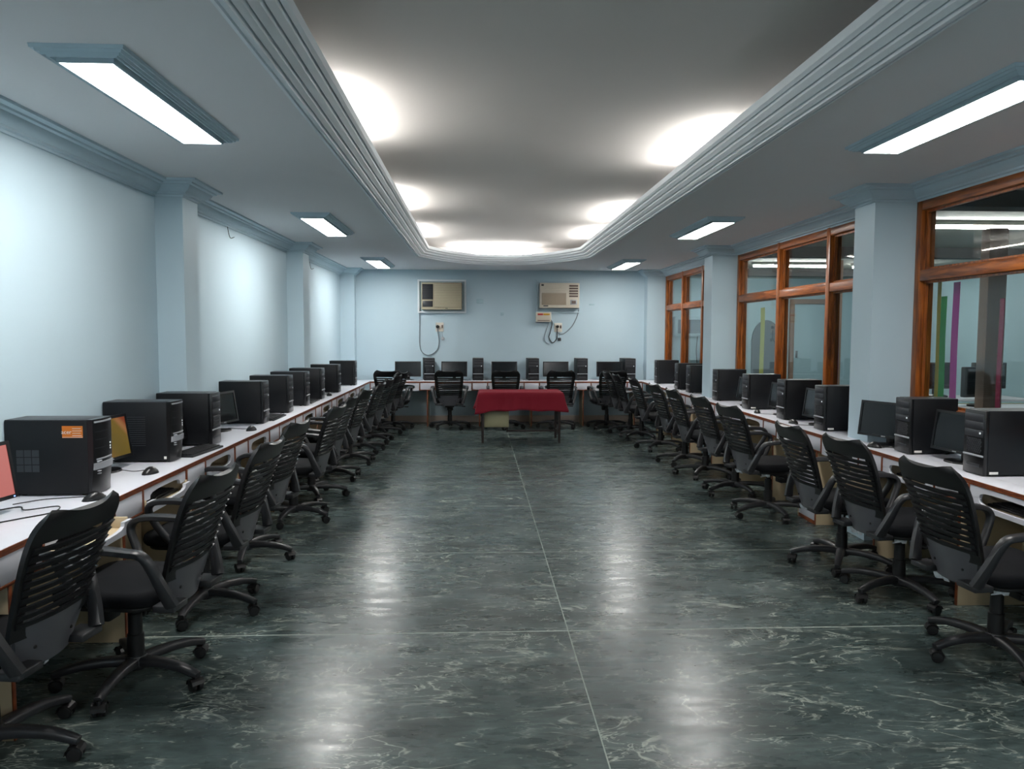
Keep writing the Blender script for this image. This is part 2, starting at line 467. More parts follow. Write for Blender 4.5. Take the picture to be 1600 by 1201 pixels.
MB().box(cx0, cx1, cy1, cy1+.03, ZC+.03, ZT).build('cove_riser', 'vault_paint', ceil)
MB().box(cx0, cx1, TY0-.33, TY0-.3, ZC+.03, ZT).build('cove_riser', 'vault_paint', ceil)
TP = [(-.04, 2.53), (-.04, 2.516), (-.024, 2.512), (-.021, 2.53), (-.015, 2.53), (-.012, 2.51), (.008, 2.51), (.012, 2.535), (.018, 2.535), (.021, 2.52), (.042, 2.532), (.045, 2.558), (.051, 2.559), (.054, 2.542),
      (.08, 2.558), (.083, 2.588), (.089, 2.589), (.092, 2.57), (.114, 2.588), (.117, 2.616), (.122, 2.617), (.125, 2.6), (.14, 2.612), (.143, 2.648), (.125, 2.65), (.05, 2.62), (-.03, 2.58)]
ring = [(TX0, TY0), (TX0, TYC)] + arc[1:-1] + [(TX1, TYC), (TX1, TY0)]
struct(MB().molding(ring, [(-t, z) for t, z in TP], closed=True).build('trim_3', 'tray_paint', smooth=25))

# cove tubes on top of the soffit, out of sight behind the moulding
def cove_tube(x, y, along, label):
    t = thing('cove_light', label, 'light', (x, y, ZC+.03), 0 if along == 'x' else PI/2, 'tube battens in the ceiling cove')
    for s in (-1, 1): MB().box(s*.45-.02, s*.45+.02, -.018, .018, 0, .07, .003).build('bracket', 'socket_white', t)
    MB().box(-.61, .61, -.022, .022, .07, .1, .004).build('batten', 'soffit_paint', t)
    for s in (-1, 1): MB().box(s*.6-.012, s*.6+.012, -.016, .016, .1, .14, .003).build('lamp_holder', 'socket_white', t)
    q = MB(); q.tube([(-.585, 0, .122), (.585, 0, .122)], .013, 10); q.build('tube', 'cove_glow', t)
for k, y in enumerate((4.75, 7.75, 10.15)): cove_tube(-.87, y, 'y', 'bright cove tube glowing above the left ceiling moulding, %s from the camera' % ORD[k])
for k, y in enumerate((5.4, 8.45, 10.2)): cove_tube(1.62, y, 'y', 'bright cove tube glowing above the right ceiling moulding, %s from the camera' % ORD[k])
cove_tube(.25, 11.78, 'x', 'bright cove tube glowing behind the curved far end of the moulding')

# ---- surface ceiling fittings
def ceiling_light(x, y, label):
    t = thing('ceiling_light', label, 'light', (x, y, 0), 0, 'long ceiling fittings')
    rect = [(-.118, -.628), (.118, -.628), (.118, .628), (-.118, .628)]
    P = [(0, ZC), (0, 2.497), (.007, 2.497), (.01, 2.505), (.02, 2.5), (.024, 2.51), (.034, 2.507), (.038, 2.518), (.048, 2.516), (.05, ZC)]
    MB().molding(rect, [(-a, z) for a, z in P], closed=True).build('frame', 'trim_paint', t, 20)
    h = MB()
    h.molding([(-.096, -.606), (.096, -.606), (.096, .606), (-.096, .606)], [(0, ZC-.001), (0, 2.484), (-.008, 2.484), (-.008, ZC-.001)], closed=True)
    h.build('housing', 'trim_paint', t, 20)
    MB().box(-.0955, .0955, -.6055, .6055, 2.486, 2.496).build('diffuser', 'panel_glow', t)
for k, (x, y) in enumerate(((-1.44, -.32), (2.24, -.32), (-1.44, -3.6), (2.24, -3.6))):  # unseen fittings behind the camera, added to brighten the room
    ceiling_light(x, y, ['added unseen ceiling fitting behind the camera on the left', 'added unseen ceiling fitting behind the camera on the right', 'rearmost added unseen ceiling fitting on the left', 'rearmost added unseen ceiling fitting on the right'][k])
for k, y in enumerate((3.58, 7.47, 11.45)):
    ceiling_light(-1.44, y, 'long lit ceiling fitting with blue frame above the left desks, %s from the camera' % ORD[k])
    ceiling_light(2.21, y, 'long lit ceiling fitting with blue frame above the right desks, %s from the camera' % ORD[k])

# ================================================================== WINDOWS (right wall)
def window(n, y0, y1, mull):
    w = struct(link('window_%d' % n, None)); w.location = (XR+.02, 0, 0)
    D = .075; f = .066
    def bar(nm, a, b, z0, z1, m, x0=-.03, x1=D): return MB().box(x0, x1, a, b, z0, z1, .006).build(nm, m, w)
    bar('jamb', y0, y0+f, ZS, ZH, 'teak_upright'); bar('jamb', y1-f, y1, ZS, ZH, 'teak_upright')
    bar('head', y0+f, y1-f, ZH-.075, ZH, 'teak_rail'); bar('sill', y0+f, y1-f, ZS, ZS+.075, 'teak_rail', -.05)
    e = [y0+f] + [v for m in mull for v in (m-f/2, m+f/2)] + [y1-f]
    for k in range(0, len(e), 2):
        a, b = e[k], e[k+1]
        bar('transom', a, b, 1.868, 1.945, 'teak_rail')
        for (z0, z1) in ((ZS+.075, 1.868), (1.945, ZH-.075)):
            MB().box(.03, .036, a-.004, b+.004, z0-.004, z1+.004).build('pane', 'window_glass', w)
            # glazing bead round each pane
            q = MB()
            q.molding([(a, z0), (b, z0), (b, z1), (a, z1)], [(0, .0), (.016, .0), (.016, .022), (0, .022)], closed=True)
            q.v = [(p[2]+.006, p[0], p[1]) for p in q.v]
            q.build('glazing_bead', 'teak_upright', w, 20)
    for m in mull: bar('mullion', m-f/2, m+f/2, ZS, ZH, 'teak_upright', -.034)
window(1, 1.9, 5.37, [3.15, 4.12])
window(2, 5.66, 9.12, [6.73, 7.86])
window(3, 9.45, 12.62, [10.55, 11.58])

# ================================================================== ROOM BEHIND THE WINDOWS
AX, AY = 7.9, 15.6
struct(MB().box(XR+.1, AX+.1, 1.4, AY+.1, -.1, -.002).build('floor_annex', 'annex_floor'))
struct(MB().box(XR+.1, AX+.1, 1.4, AY+.1, 2.62, 2.7).build('ceiling_annex', 'annex_ceiling'))
war = struct(MB().box(AX, AX+.1, 1.4, AY+.1, 0, 2.62).build('wall_annex_right', 'annex_wall'))
wab = struct(MB().box(XR+.1, AX, AY, AY+.1, 0, 2.62).build('wall_annex_back', 'annex_wall'))
struct(MB().box(XR+.1, AX, 1.3, 1.4, 0, 2.62).build('wall_annex_front', 'annex_wall'))
struct(MB().box(XR, XR+.1, YB+.12, AY+.1, 0, 2.62).build('wall_annex_left', 'annex_wall'))
for k, y in enumerate((5.9, 9.85, 13.2)):
    struct(MB().box(XR+.1, AX, y, y+.22, 2.49, 2.62).build('trim_%d' % (4+k), 'annex_beam'))
for k, (x, y) in enumerate(((5.1, 7.5), (6.9, 7.7), (4.95, 12.0), (6.6, 12.1), (5.2, 13.8))):
    t = thing('tube_light', ['thin white tube light seen through the nearest window', 'white tube light further inside the room beyond the nearest window', 'thin white tube light seen through the upper middle window panes',
              'white tube light deep in the room beyond the middle window', 'shorter white tube line at the far end of the other room'][k], 'light', (x, y, 2.62), 0, 'tube lights in the other room')
    MB().box(-.62, .62, -.03, .03, -.045, 0, .004).build('batten', 'annex_ceiling', t)
    MB().tube([(-.6, 0, -.065), (.6, 0, -.065)], .016, 10).build('tube', 'annex_glow', t)
# arched recess, cupboard door and its frame on the far wall of the other room
q = MB(); pts = [(-.3, 0), (.3, 0)] + [(.3*math.cos(a), 1.35+.42*math.sin(a)) for a in [PI*k/12 for k in range(13)]]
n = len(pts); q.add([(x, 0, z) for x, z in pts] + [(x, -.03, z) for x, z in pts], [tuple(range(n)), tuple(range(2*n-1, n-1, -1))] + [(i, (i+1) % n, n+(i+1) % n, n+i) for i in range(n)])
o = q.build('arch_panel', 'arch_grey'); o.location = (5.95, AY-.002, 0); tag(o, 'grey arched panel on far wall, seen through the middle window', 'panel')
t = thing('annex_door', 'pale door in brown frame on the far wall beyond the middle window', 'door', (6.85, AY-.002, 0))
MB().box(-.42, -.34, -.08, 0, 0, 2.1, .005).build('door_jamb', 'annex_post', t); MB().box(.34, .42, -.08, 0, 0, 2.1, .005).build('door_jamb', 'annex_post', t)
MB().box(-.42, .42, -.08, 0, 2.1, 2.2, .005).build('door_head', 'annex_post', t)
lf = MB().box(-.33, .33, -.05, -.01, .01, 2.09, .004).build('door_leaf', 'annex_wall', t)
MB().box(-.3, -.26, -.09, -.05, 1.0, 1.14, .005).build('door_handle', 'steel', lf)
# glazed partition posts in front of the far right wall
for k, (x, y, w) in enumerate(((4.55, 6.62, .17), (4.3, 5.55, .1), (4.55, 9.6, .12))):
    o = MB().box(x-w/2, x+w/2, y-.06, y+.06, 0, 2.42, .008).build('partition_post', 'annex_post')
    tag(o, ['wide brown post in the other room beyond the nearest window', 'slim brown post at the right edge beyond the nearest window', 'brown post standing in the other room beyond the middle window'][k], 'post')
# air conditioner in the other room seen through the far window
t = thing('wall_air_conditioner', 'pale boxed air conditioner beyond the farthest window', 'air conditioner', (4.42, AY, -.19))
MB().box(-.4, .4, -.14, 0, 1.62, 2.02, .01).build('case', 'annex_wall', t); MB().box(-.34, .34, -.15, -.13, 1.68, 1.96, .006).build('grille', 'arch_grey', t)
MB().tube(bez([(.1, -.02, 1.62), (.08, -.02, 1.3), (.12, -.02, .9)], 5), .008, 6).build('cord', 'cable_black', t)
t = thing('stored_cabinet', 'cream cabinet standing low beyond the farthest window', 'cabinet', (4.95, AY-.3, 0))
MB().box(-.35, .35, -.25, .25, 0, 1.25, .01).build('body', 'laminate_cream', t)
MB().box(-.33, -.01, -.265, -.25, .05, 1.2, .004).build('door', 'laminate_cream', t); MB().box(.01, .33, -.265, -.25, .05, 1.2, .004).build('door', 'laminate_cream', t)
# desk with dark machines and a green board, seen low through the nearest window
for k, (x, y) in enumerate(((5.9, 9.1), (5.6, 7.9))):
    t = thing('computer_table', ['long pale table in the other room carrying two dark screens', 'pale table with a green front board beyond the nearest window'][k], 'table', (x, y, 0))
    MB().box(-.7, .7, -.3, .3, .7, .73, .004).build('table_top', 'laminate_white', t)
    for sx in (-.66, .66):
        for sy in (-.26, .26): MB().box(sx-.02, sx+.02, sy-.02, sy+.02, 0, .7, .003).build('leg', 'metal_dark', t)
    MB().box(-.66, .66, -.29, -.27, .36, .68, .003).build('front_board', 'annex_board', t)
for k, (x, y) in enumerate(((5.6, 9.1), (6.25, 9.1), (5.35, 7.9))):
    t = thing('crt_monitor', ['dark screen on the table beyond the nearest window, left one', 'dark screen on the table beyond the nearest window, right one', 'dark screen above the green board beyond the nearest window'][k], 'monitor', (x, y, .731), .15)
    MB().box(-.23, .23, -.03, .03, .1, .42, .01).build('case', 'monitor_plastic', t); MB().box(-.2, .2, -.036, -.028, .13, .4, .002).build('screen', 'screen_off', t)
    MB().box(-.03, .03, -.02, .04, .015, .12, .005).build('neck', 'monitor_plastic', t); MB().cushion(.24, .18, 0, .02, .008, .05).build('foot', 'monitor_plastic', t)
# paper ribbons hanging just behind the glass
for k, (y, w, m, z1, lab) in enumerate(((5.29, .045, 'ribbon_olive', 1.88, 'olive yellow'), (5.235, .07, 'ribbon_green', 1.76, 'green'), (5.1, .075, 'ribbon_magenta', 1.85, 'magenta'), (4.64, .045, 'ribbon_wine', 1.72, 'dark wine red'),
        (8.64, .13, 'ribbon_lime', 1.79, 'pale lime'), (7.98, .07, 'ribbon_plum', 1.8, 'plum'), (6.82, .085, 'ribbon_purple', 1.82, 'purple'))):
    q = MB(); n = 9; A = []
    for i in range(n):
        z = 1.02 + (z1-1.02)*i/(n-1); o_ = .002*math.sin(i*.7+k)
        A += [(o_, -w/2, z), (o_+.003, w/2, z), (o_+.006, w/2, z), (o_+.003, -w/2, z)]
    fs = [(i*4+j, i*4+(j+1) % 4, i*4+4+(j+1) % 4, i*4+4+j) for i in range(n-1) for j in range(4)] + [(3,2,1,0), tuple((n-1)*4+j for j in range(4))]
    q.add(A, fs); o = q.build('hanging_ribbon', m); o.location = (XR+.13, y, 0)
    tag(o, lab + ' paper ribbon hanging behind the window glass', 'ribbon')

# ================================================================== DESKS
def worktop(name, x0, x1, y0, y1, front, label):
    t = thing(name, label, 'worktop', ((x0+x1)/2, (y0+y1)/2, 0))
    w, l = (x1-x0)/2, (y1-y0)/2
    MB().box(-w, w, -l, l, ZD-.024, ZD, .0015).build('top_board', 'laminate_white', t)
    e = MB()
    for (a, b) in ((ZD-.0245, ZD-.0135), (ZD-.0115, ZD-.0005)):
        if front == '+x': e.box(w, w+.006, -l, l, a, b)
        if front == '-x': e.box(-w-.006, -w, -l, l, a, b)
        if front == '-y': e.box(-w, w, -l-.006, -l, a, b)
        eb = e.build('edge_band', 'edge_band', t); e = MB()
    return t
worktop('worktop', LPX+.002, DL-.006, 1.7, YB-.19, '+x', 'long white worktop with brown edge along the left wall')
worktop('worktop', DR+.006, RPX-.002, 1.9, YB-.23, '-x', 'long white worktop with brown edge below the windows')
worktop('worktop', DL-.004, DR+.004, DB+.006, YB-.002, '-y', 'white worktop with brown edge along the back wall')
# fill strips of the right worktop between the pilasters
wt = [o for o in COL.objects if o.get('label') == 'long white worktop with brown edge below the windows'][0]
for (a, b) in ((1.9, 5.37), (5.66, 9.12), (9.45, 12.6)):
    q = MB().box(RPX-.002, XR-.002, a+.001, b-.001, ZD-.024, ZD).build('board_infill', 'laminate_white', wt)
    q.location = (-wt.location.x, -wt.location.y, 0)

wt = [o for o in COL.objects if o.get('label') == 'long white worktop with brown edge along the left wall'][0]
for (a, b) in ((1.7, 5.47), (5.76, 9.15), (9.48, 12.64)):
    q = MB().box(XL+.002, LPX+.002, a+.001, b-.001, ZD-.024, ZD).build('board_infill', 'laminate_white', wt)
    q.location = (-wt.location.x, -wt.location.y, 0)

def tray_front_mesh(tw, upper):
    """half of the slotted front: the fixed fascia above, the tray lip below"""
    q = MB(); N_ = 24; z0, z1 = .572, ZD-.027; cx = tw/2; cz = (z0+z1)/2; ow, oh = tw/2-.004, (z1-z0)/2
    iw, ih = tw*.36, .036
    ks = range(0, 13) if upper else range(12, 25)
    O = []; I = []
    for k in ks:
        a = 2*PI*k/N_; c, s_ = math.cos(a), math.sin(a); mx = max(abs(c), abs(s_))
        p = 4.; r = (abs(c)**p+abs(s_)**p)**(-1/p); e = .0008 if upper else -.0008
        O.append((cx+ow*c/mx, cz+oh*s_/mx + (e if abs(s_) < 1e-6 else 0))); I.append((cx+iw*c*r, cz+ih*s_*r + (e if abs(s_) < 1e-6 else 0)))
    n = len(O); vs = []
    for y in (0, .018): vs += [(x, y, z) for x, z in O] + [(x, y, z) for x, z in I]
    fs = []
    for k in range(n-1):
        j = k+1
        fs += [(k, j, n+j, n+k), (2*n+k, 3*n+k, 3*n+j, 2*n+j), (k, 2*n+k, 2*n+j, j), (n+k, n+j, 3*n+j, 3*n+k)]
    for k in (0, n-1): fs.append((k, n+k, 3*n+k, 2*n+k))
    q.add(vs, fs); return q

DM = {}
def desk_meshes(key, pw, tw, pu, dp=.42, mv=.36):
    m = {}
    m['front_panel'] = MB().box(.008, pw-.008, .002, .02, .59, ZD-.026, .0015).mesh('front_panel', 'laminate_white')
    m['edge_strip'] = MB().box(-.007, .007, -.002, .02, .575, ZD-.026, .001).mesh('edge_strip', 'edge_band')
    m['bottom_strip'] = MB().box(.007, pw-.007, 0, .02, .578, .589, .001).mesh('bottom_strip', 'edge_band')
    m['partition'] = MB().box(pu-.009, pu+.009, .006, dp, 0, ZD-.026, .001).mesh('partition', 'laminate_beige')
    m['partition_edge'] = MB().box(pu-.0095, pu+.0095, 0, .006, 0, .577, .001).mesh('partition_edge', 'edge_band')
    m['modesty_board'] = MB().box(pu+.01, pu+pw+tw-.01, mv, mv+.016, .16, .56, .001).mesh('modesty_board', 'laminate_beige')
    m['tray_front'] = tray_front_mesh(tw-.014, False).mesh('tray_front', 'laminate_white')
    m['fascia'] = tray_front_mesh(tw-.014, True).mesh('fascia', 'laminate_white')
    td = .15 if dp < .2 else .3
    m['tray_board'] = MB().box(.012, tw-.026, .02, td, .576, .589, .001).mesh('tray_board', 'laminate_cream')
    m['tray_side'] = MB().box(0, .012, .02, td, .576, .64, .001).mesh('tray_side', 'laminate_cream')
    DM[key] = m
desk_meshes('side', .31, .58, .09, .325, .3); desk_meshes('side_r', .31, .58, .24); desk_meshes('side_s', .31, .58, .24, .15, .13); desk_meshes('back', .245, .585, .12); desk_meshes('back0', .245, .535, .12)
def desk_unit(key, x, y, rz, pw, tw, label, pull=0., modesty=True, lower=False, tray=True, key2=None):
    m = DM[key2 or key]; t = thing('desk_unit', label, 'desk', (x, y, 0), rz, 'computer desk units')
    link('front_panel', m['front_panel'], t); link('bottom_strip', m['bottom_strip'], t)
    for u in (0, pw): link('edge_strip', m['edge_strip'], t).location = (u, 0, 0)
    p = link('partition', m['partition'], t); link('partition_edge', m['partition_edge'], p)
    if modesty: link('modesty_board', m['modesty_board'], t)
    if not tray: return t
    tr = link('keyboard_tray', m['tray_front'], t); tr.location = (pw+.007, .002-pull, 0)
    link('fascia', m['fascia'], t).location = (pw+.007, .002, 0)
    link('tray_board', m['tray_board'], tr)
    link('tray_side', m['tray_side'], tr); link('tray_side', m['tray_side'], tr).location = (tw-.026, 0, 0)
    if lower:
        MB().box(-.065, .228, .002, .018, .03, .5, .001).build('lower_panel', 'laminate_white', t)
        MB().box(-.065, .228, 0, .02, .0, .029, .001).build('kick_strip', 'edge_band', t)
        MB().box(-.085, -.067, .002, .15, 0, .57, .001).build('partition', 'laminate_beige', t)
    return t
LU = [2.72+.9*k for k in range(11)]
for k, y in enumerate(LU[:-1]):
    desk_unit('side', DL, y, PI/2, .31, .58, ('white desk unit with pulled out keyboard tray, nearest along the left wall' if k == 0 else 'white desk unit with keyboard tray, %s from the camera along the left wall' % ORD[k]), pull=.09 if k == 0 else (.03 if k == 1 else 0))
RU = [3.09+.89*k for k in range(10)]
for k, y in enumerate(RU):
    lo = (k == 3)
    sh = any(y-.86 < b and y+.4 > a for a, b in PIL)
    desk_unit('side_s' if sh else 'side_r', DR, y+.31, -PI/2, .31, .58, ('desk unit with white lower panel below the windows, fourth from the camera' if lo else 'white desk unit with keyboard tray below the windows, %s from the camera' % ORD[k]), lower=lo)
for k in range(6):
    desk_unit('back', -1.735+.83*k+(.05 if k == 0 else 0), DB, 0, .245, .585 if k else .535, 'white desk unit along the back wall, %s from the left' % (['first']+ORD[1:])[k], modesty=False, tray=k < 5, key2='back0' if k == 0 else None)

# ================================================================== CHAIRS
def chair_template():
    m = {}
    m['seat'] = MB().cushion(.47, .45, .395, .462, .03, .09, 0, .02, .012).mesh('seat', 'chair_fabric', 60)
    m['seat_pan'] = MB().cushion(.42, .4, .378, .398, .008, .08, 0, .02, 0).mesh('seat_pan', 'chair_dark')
    # backrest surface
    def hw(v):
        w = .183 + .032*min(1, v*1.35)
        r = .16
        if v > 1-r: w -= .06*(1-math.sqrt(max(0, 1-((v-(1-r))/r)**2)))
        return w
    def pt(u, v, off=0.):
        z = .5 + .415*v
        y = -.222 - .015*math.sin(min(v, .5)*PI) - .05*v - .085*v*v - .028*(1-u*u)
        return Vector((u*hw(v), y, z))
    def fn(off):
        def g(u, v):
            e = .01; p = pt(u, v); a = pt(u+e, v)-pt(u-e, v); b = pt(u, min(1, v+e))-pt(u, max(0, v-e))
            nn = a.cross(b).normalized()      # faces backwards
            nn = nn if nn.y < 0 else -nn
            return p + nn*off, nn
        return g
    U = [-1+2*k/18 for k in range(19)]
    fr = MB()
    V = [0, .03, .06, .1]
    fr.shell(fn(0), U, [.8, .84, .88, .91, .94, .965, .985, 1.], .02)        # top band
    fr.shell(fn(0), U, V, .02)                                                # bottom band
    for s in (-1, 1):
        uu = sorted([s*1., s*.93, s*.86, s*.8]); fr.shell(fn(0), uu, [.1+.7*k/10 for k in range(11)], .02)
    m['backrest'] = fr.mesh('backrest', 'chair_shell', 40)
    Us = [-.93+1.86*k/14 for k in range(15)]
    ns = 10
    for k in range(ns):
        v0 = .105 + .69*k/ns; v1 = v0 + .69/ns*.78
        def g(u, v, v0=v0, v1=v1):
            f = (v-v0)/(v1-v0); p, nn = fn(.014 + .008*f)(u, v); return p, nn
        m['slat%d' % k] = MB().shell(g, Us, [v0, (v0+v1)/2, v1], .009).mesh('slat', 'chair_slat', 40)
    # glossy lumbar yoke joining backrest and seat
    yk = MB()
    def yf(u, v):
        z = .375 + .16*v; w = .13 + .05*v; y = -.2 - .035*v - .03*(1-u*u)
        return Vector((u*w, y-.004, z)), Vector((0, -1, .1)).normalized()
    yk.shell(yf, [-1+2*k/12 for k in range(13)], [0, .2, .4, .6, .8, 1.], .014)
    m['lumbar_yoke'] = yk.mesh('lumbar_yoke', 'chair_yoke', 50)
    m['bolt'] = MB().lathe([(.0, 0), (.007, 0), (.006, .004), (0, .005)], 8, Matrix.Rotation(PI/2, 4, 'X')).mesh('bolt', 'chair_dark')
    # arm loop
    for nm, s in (('arm_l', -1), ('arm_r', 1)):
        pth = bez([(s*.2, -.275, .41), (s*.232, -.248, .5), (s*.262, -.2, .618), (s*.266, -.13, .638), (s*.266, .01, .648), (s*.264, .12, .64), (s*.258, .162, .6), (s*.245, .135, .525), (s*.225, .09, .45), (s*.2, .045, .392)], 5)
        n = len(pth); w = []; t = []
        for i in range(n):
            f = i/(n-1)
            w.append(.036 + .018*math.exp(-((f-.42)/.2)**2)); t.append(.05-.022*min(1, f/.25) if f < .25 else .028)
        q = MB().ribbon(pth, (1, 0, 0), w, t)
        q.box(min(s*.1, s*.215), max(s*.1, s*.215), -.29, -.2, .385, .412, .005)
        q.box(min(s*.1, s*.21), max(s*.1, s*.21), .015, .075, .376, .394, .005)
        m[nm] = q.mesh('armrest', 'chair_plastic', 50)
    m['mechanism'] = MB().box(-.07, .07, -.1, .11, .338, .379, .008).box(-.045, .045, .085, .155, .27, .36, .012).mesh('mechanism', 'chair_dark')
    m['lever'] = MB().tube([(.06, -.01, .352), (.2, -.01, .345)], .005, 6).box(.19, .245, -.022, .002, .338, .352, .004).mesh('lever', 'chair_dark')
    m['gas_cylinder'] = MB().lathe([(.0, .09), (.036, .09), (.034, .21), (.029, .212), (.028, .3), (.02, .302), (.018, .342), (0, .342)], 16).mesh('gas_cylinder', 'chair_dark')
    m['hub'] = MB().lathe([(0, .062), (.042, .062), (.05, .075), (.05, .1), (.042, .118), (0, .118)], 18).mesh('hub', 'chair_plastic')
    pth = bez([(.03, 0, .094), (.12, 0, .1), (.22, 0, .094), (.29, 0, .078), (.318, 0, .07)], 4)
    n = len(pth)
    m['star_leg'] = MB().ribbon(pth, (0, 1, 0), [.056-.026*i/(n-1) for i in range(n)], [.04-.014*i/(n-1) for i in range(n)]).mesh('star_leg', 'chair_plastic', 50)
    cs = MB(); R = Matrix.Translation((0, 0, .027)) @ Matrix.Rotation(PI/2, 4, 'X')
    for s in (-1, 1):
        cs.lathe([(0, s*.006), (.024, s*.006), (.027, s*.01), (.027, s*.02), (.022, s*.025), (0, s*.026)], 14, R)
    cs.lathe([(0, .03), (.008, .03), (.008, .068), (0, .068)], 8, Matrix.Translation((.012, 0, 0)))
    for k in range(6):
        a0, a1 = PI*(.0+k/6*.9), PI*(.0+(k+1)/6*.9)
        P = [(.031*math.cos(a)*1, y, .027+.031*math.sin(a)) for a in (a0, a1) for y in (-.027, .027)]
        Q = [(.028*math.cos(a)*1, y, .027+.028*math.sin(a)) for a in (a0, a1) for y in (-.027, .027)]
        cs.add(P+Q, [(0, 1, 3, 2), (4, 6, 7, 5), (0, 2, 6, 4), (1, 5, 7, 3), (0, 4, 5, 1), (2, 3, 7, 6)])
    m['caster'] = cs.mesh('caster', 'caster_plastic', 40)
    # scrap of packing film left on some seats
    fl = MB(); rnd = random.Random(3); G = []
    for i in range(5):
        for j in range(4): G.append((.016*i-.03+rnd.uniform(-.006, .006), -.01+.006*j+rnd.uniform(-.006, .006), rnd.uniform(-.014, .014)-.012*j))
    k = len(G); G += [(x, y+.002, z+.002) for x, y, z in G]; F_ = []
    for i in range(4):
        for j in range(3):
            a = i*4+j; F_ += [(a, a+1, a+5, a+4), (k+a, k+a+4, k+a+5, k+a+1)]
    fl.add(G, F_); m['film'] = fl.mesh('packing_film', 'film', 0)
    return m
CM = chair_template()
def chair(x, y, face, star, label, group, film=None, swivel=0.):
    """face = direction the sitter looks, degrees from +x; star = angle of one base leg"""
    t = thing('office_chair', label, 'chair', (x, y, 0), math.radians(face-90), group)
    for p in ('seat', 'seat_pan', 'lumbar_yoke', 'mechanism', 'lever', 'gas_cylinder', 'hub'): link(p, CM[p], t)
    for p in ('arm_l', 'arm_r'): link('armrest', CM[p], t)
    b = link('backrest', CM['backrest'], t)
    for k in range(10): link('slat', CM['slat%d' % k], b)
    yk = [c for c in t.children if c.name.startswith('lumbar_yoke')][0]
    for bx in (-.09, .09): link('bolt', CM['bolt'], yk).location = (bx, -.253, .45)
    for k in range(5):
        a = math.radians(star - (face-90) + 72*k)
        l = link('star_leg', CM['star_leg'], t); l.rotation_euler = (0, 0, a)
        c = link('caster', CM['caster'], l); c.location = (.305, 0, 0); c.rotation_euler = (0, 0, random.uniform(0, 6.28))
    if film:
        for (fx, fy, fz, fr) in film:
            f = link('packing_film', CM['film'], t); f.location = (fx, fy, fz); f.rotation_euler = (0, 0, fr)
LCH = [(-1.71, 2.69, 172, 68), (-1.46, 3.28, 173, 52), (-1.47, 4.15, 174, 52), (-1.53, 5.08, 172, 64), (-1.465, 6.14, 173, 48), (-1.5, 6.98, 176, 4), (-1.49, 7.88, 172, 36), (-1.46, 8.81, 175, 36), (-1.46, 9.64, 168, 28), (-1.44, 10.48, 172, 32)]
for k, (x, y, f, s) in enumerate(LCH):
    chair(x, y, f, s, 'black mesh-back office chair at the left desks, %s from the camera' % ORD[k], 'chairs along the left desks', film=[(.05, -.2, .375, .4), (.2, -.12, .385, 1.6)] if k in (0, 2, 3, 5) else ([(.18, .05, .385, 1.2)] if k == 1 else None))
RCH = [(2.41, 3.38, 5, 44), (2.42, 4.22, 7, 60), (2.37, 4.81, 2, 24), (2.4, 6.16, 9, 60), (2.42, 7.02, 6, 64), (2.4, 7.9, 4, 20), (2.39, 8.66, 5, 16), (2.37, 9.75, 4, 16), (2.33, 10.72, 3, 4), (2.3, 11.35, 6, 36)]
for k, (x, y, f, s) in enumerate(RCH):
    chair(x, y, f, s, 'black mesh-back office chair at the window desks, %s from the camera' % ORD[k], 'chairs along the right desks', film=[(-.1, -.215, .375, .2), (.16, -.12, .382, 1.3)] if k in (0, 1, 2, 3) else None)
BCH = [(-1.3, 11.95, 84, 20), (-.42, 11.98, 90, 18), (.44, 12.0, 90, 50), (1.27, 12.0, 92, 30), (2.05, 12.0, 96, 10)]
for k, (x, y, f, s) in enumerate(BCH):
    chair(x, y, f, s, 'black mesh-back office chair facing the back wall, %s from the left' % (['first']+ORD[1:])[k], 'chairs along the back desks')
chair(-1.43, 11.26, 158, 5, 'black office chair squeezed into the far left corner', 'chairs along the back desks')

# ================================================================== COMPUTERS
def text_mesh(s, size, m):
    c = bpy.data.curves.new('lettering', 'FONT'); c.body = s; c.size = size; c.extrude = .0004; c.resolution_u = 2; c.align_x = 'CENTER'; c.align_y = 'CENTER'
    o = bpy.data.objects.new('lettering', c); COL.objects.link(o); bpy.context.view_layer.update()
    me = bpy.data.meshes.new_from_object(o.evaluated_get(bpy.context.evaluated_depsgraph_get())); bpy.data.objects.remove(o)
    me.materials.clear(); me.materials.append(MATS[m]); return me

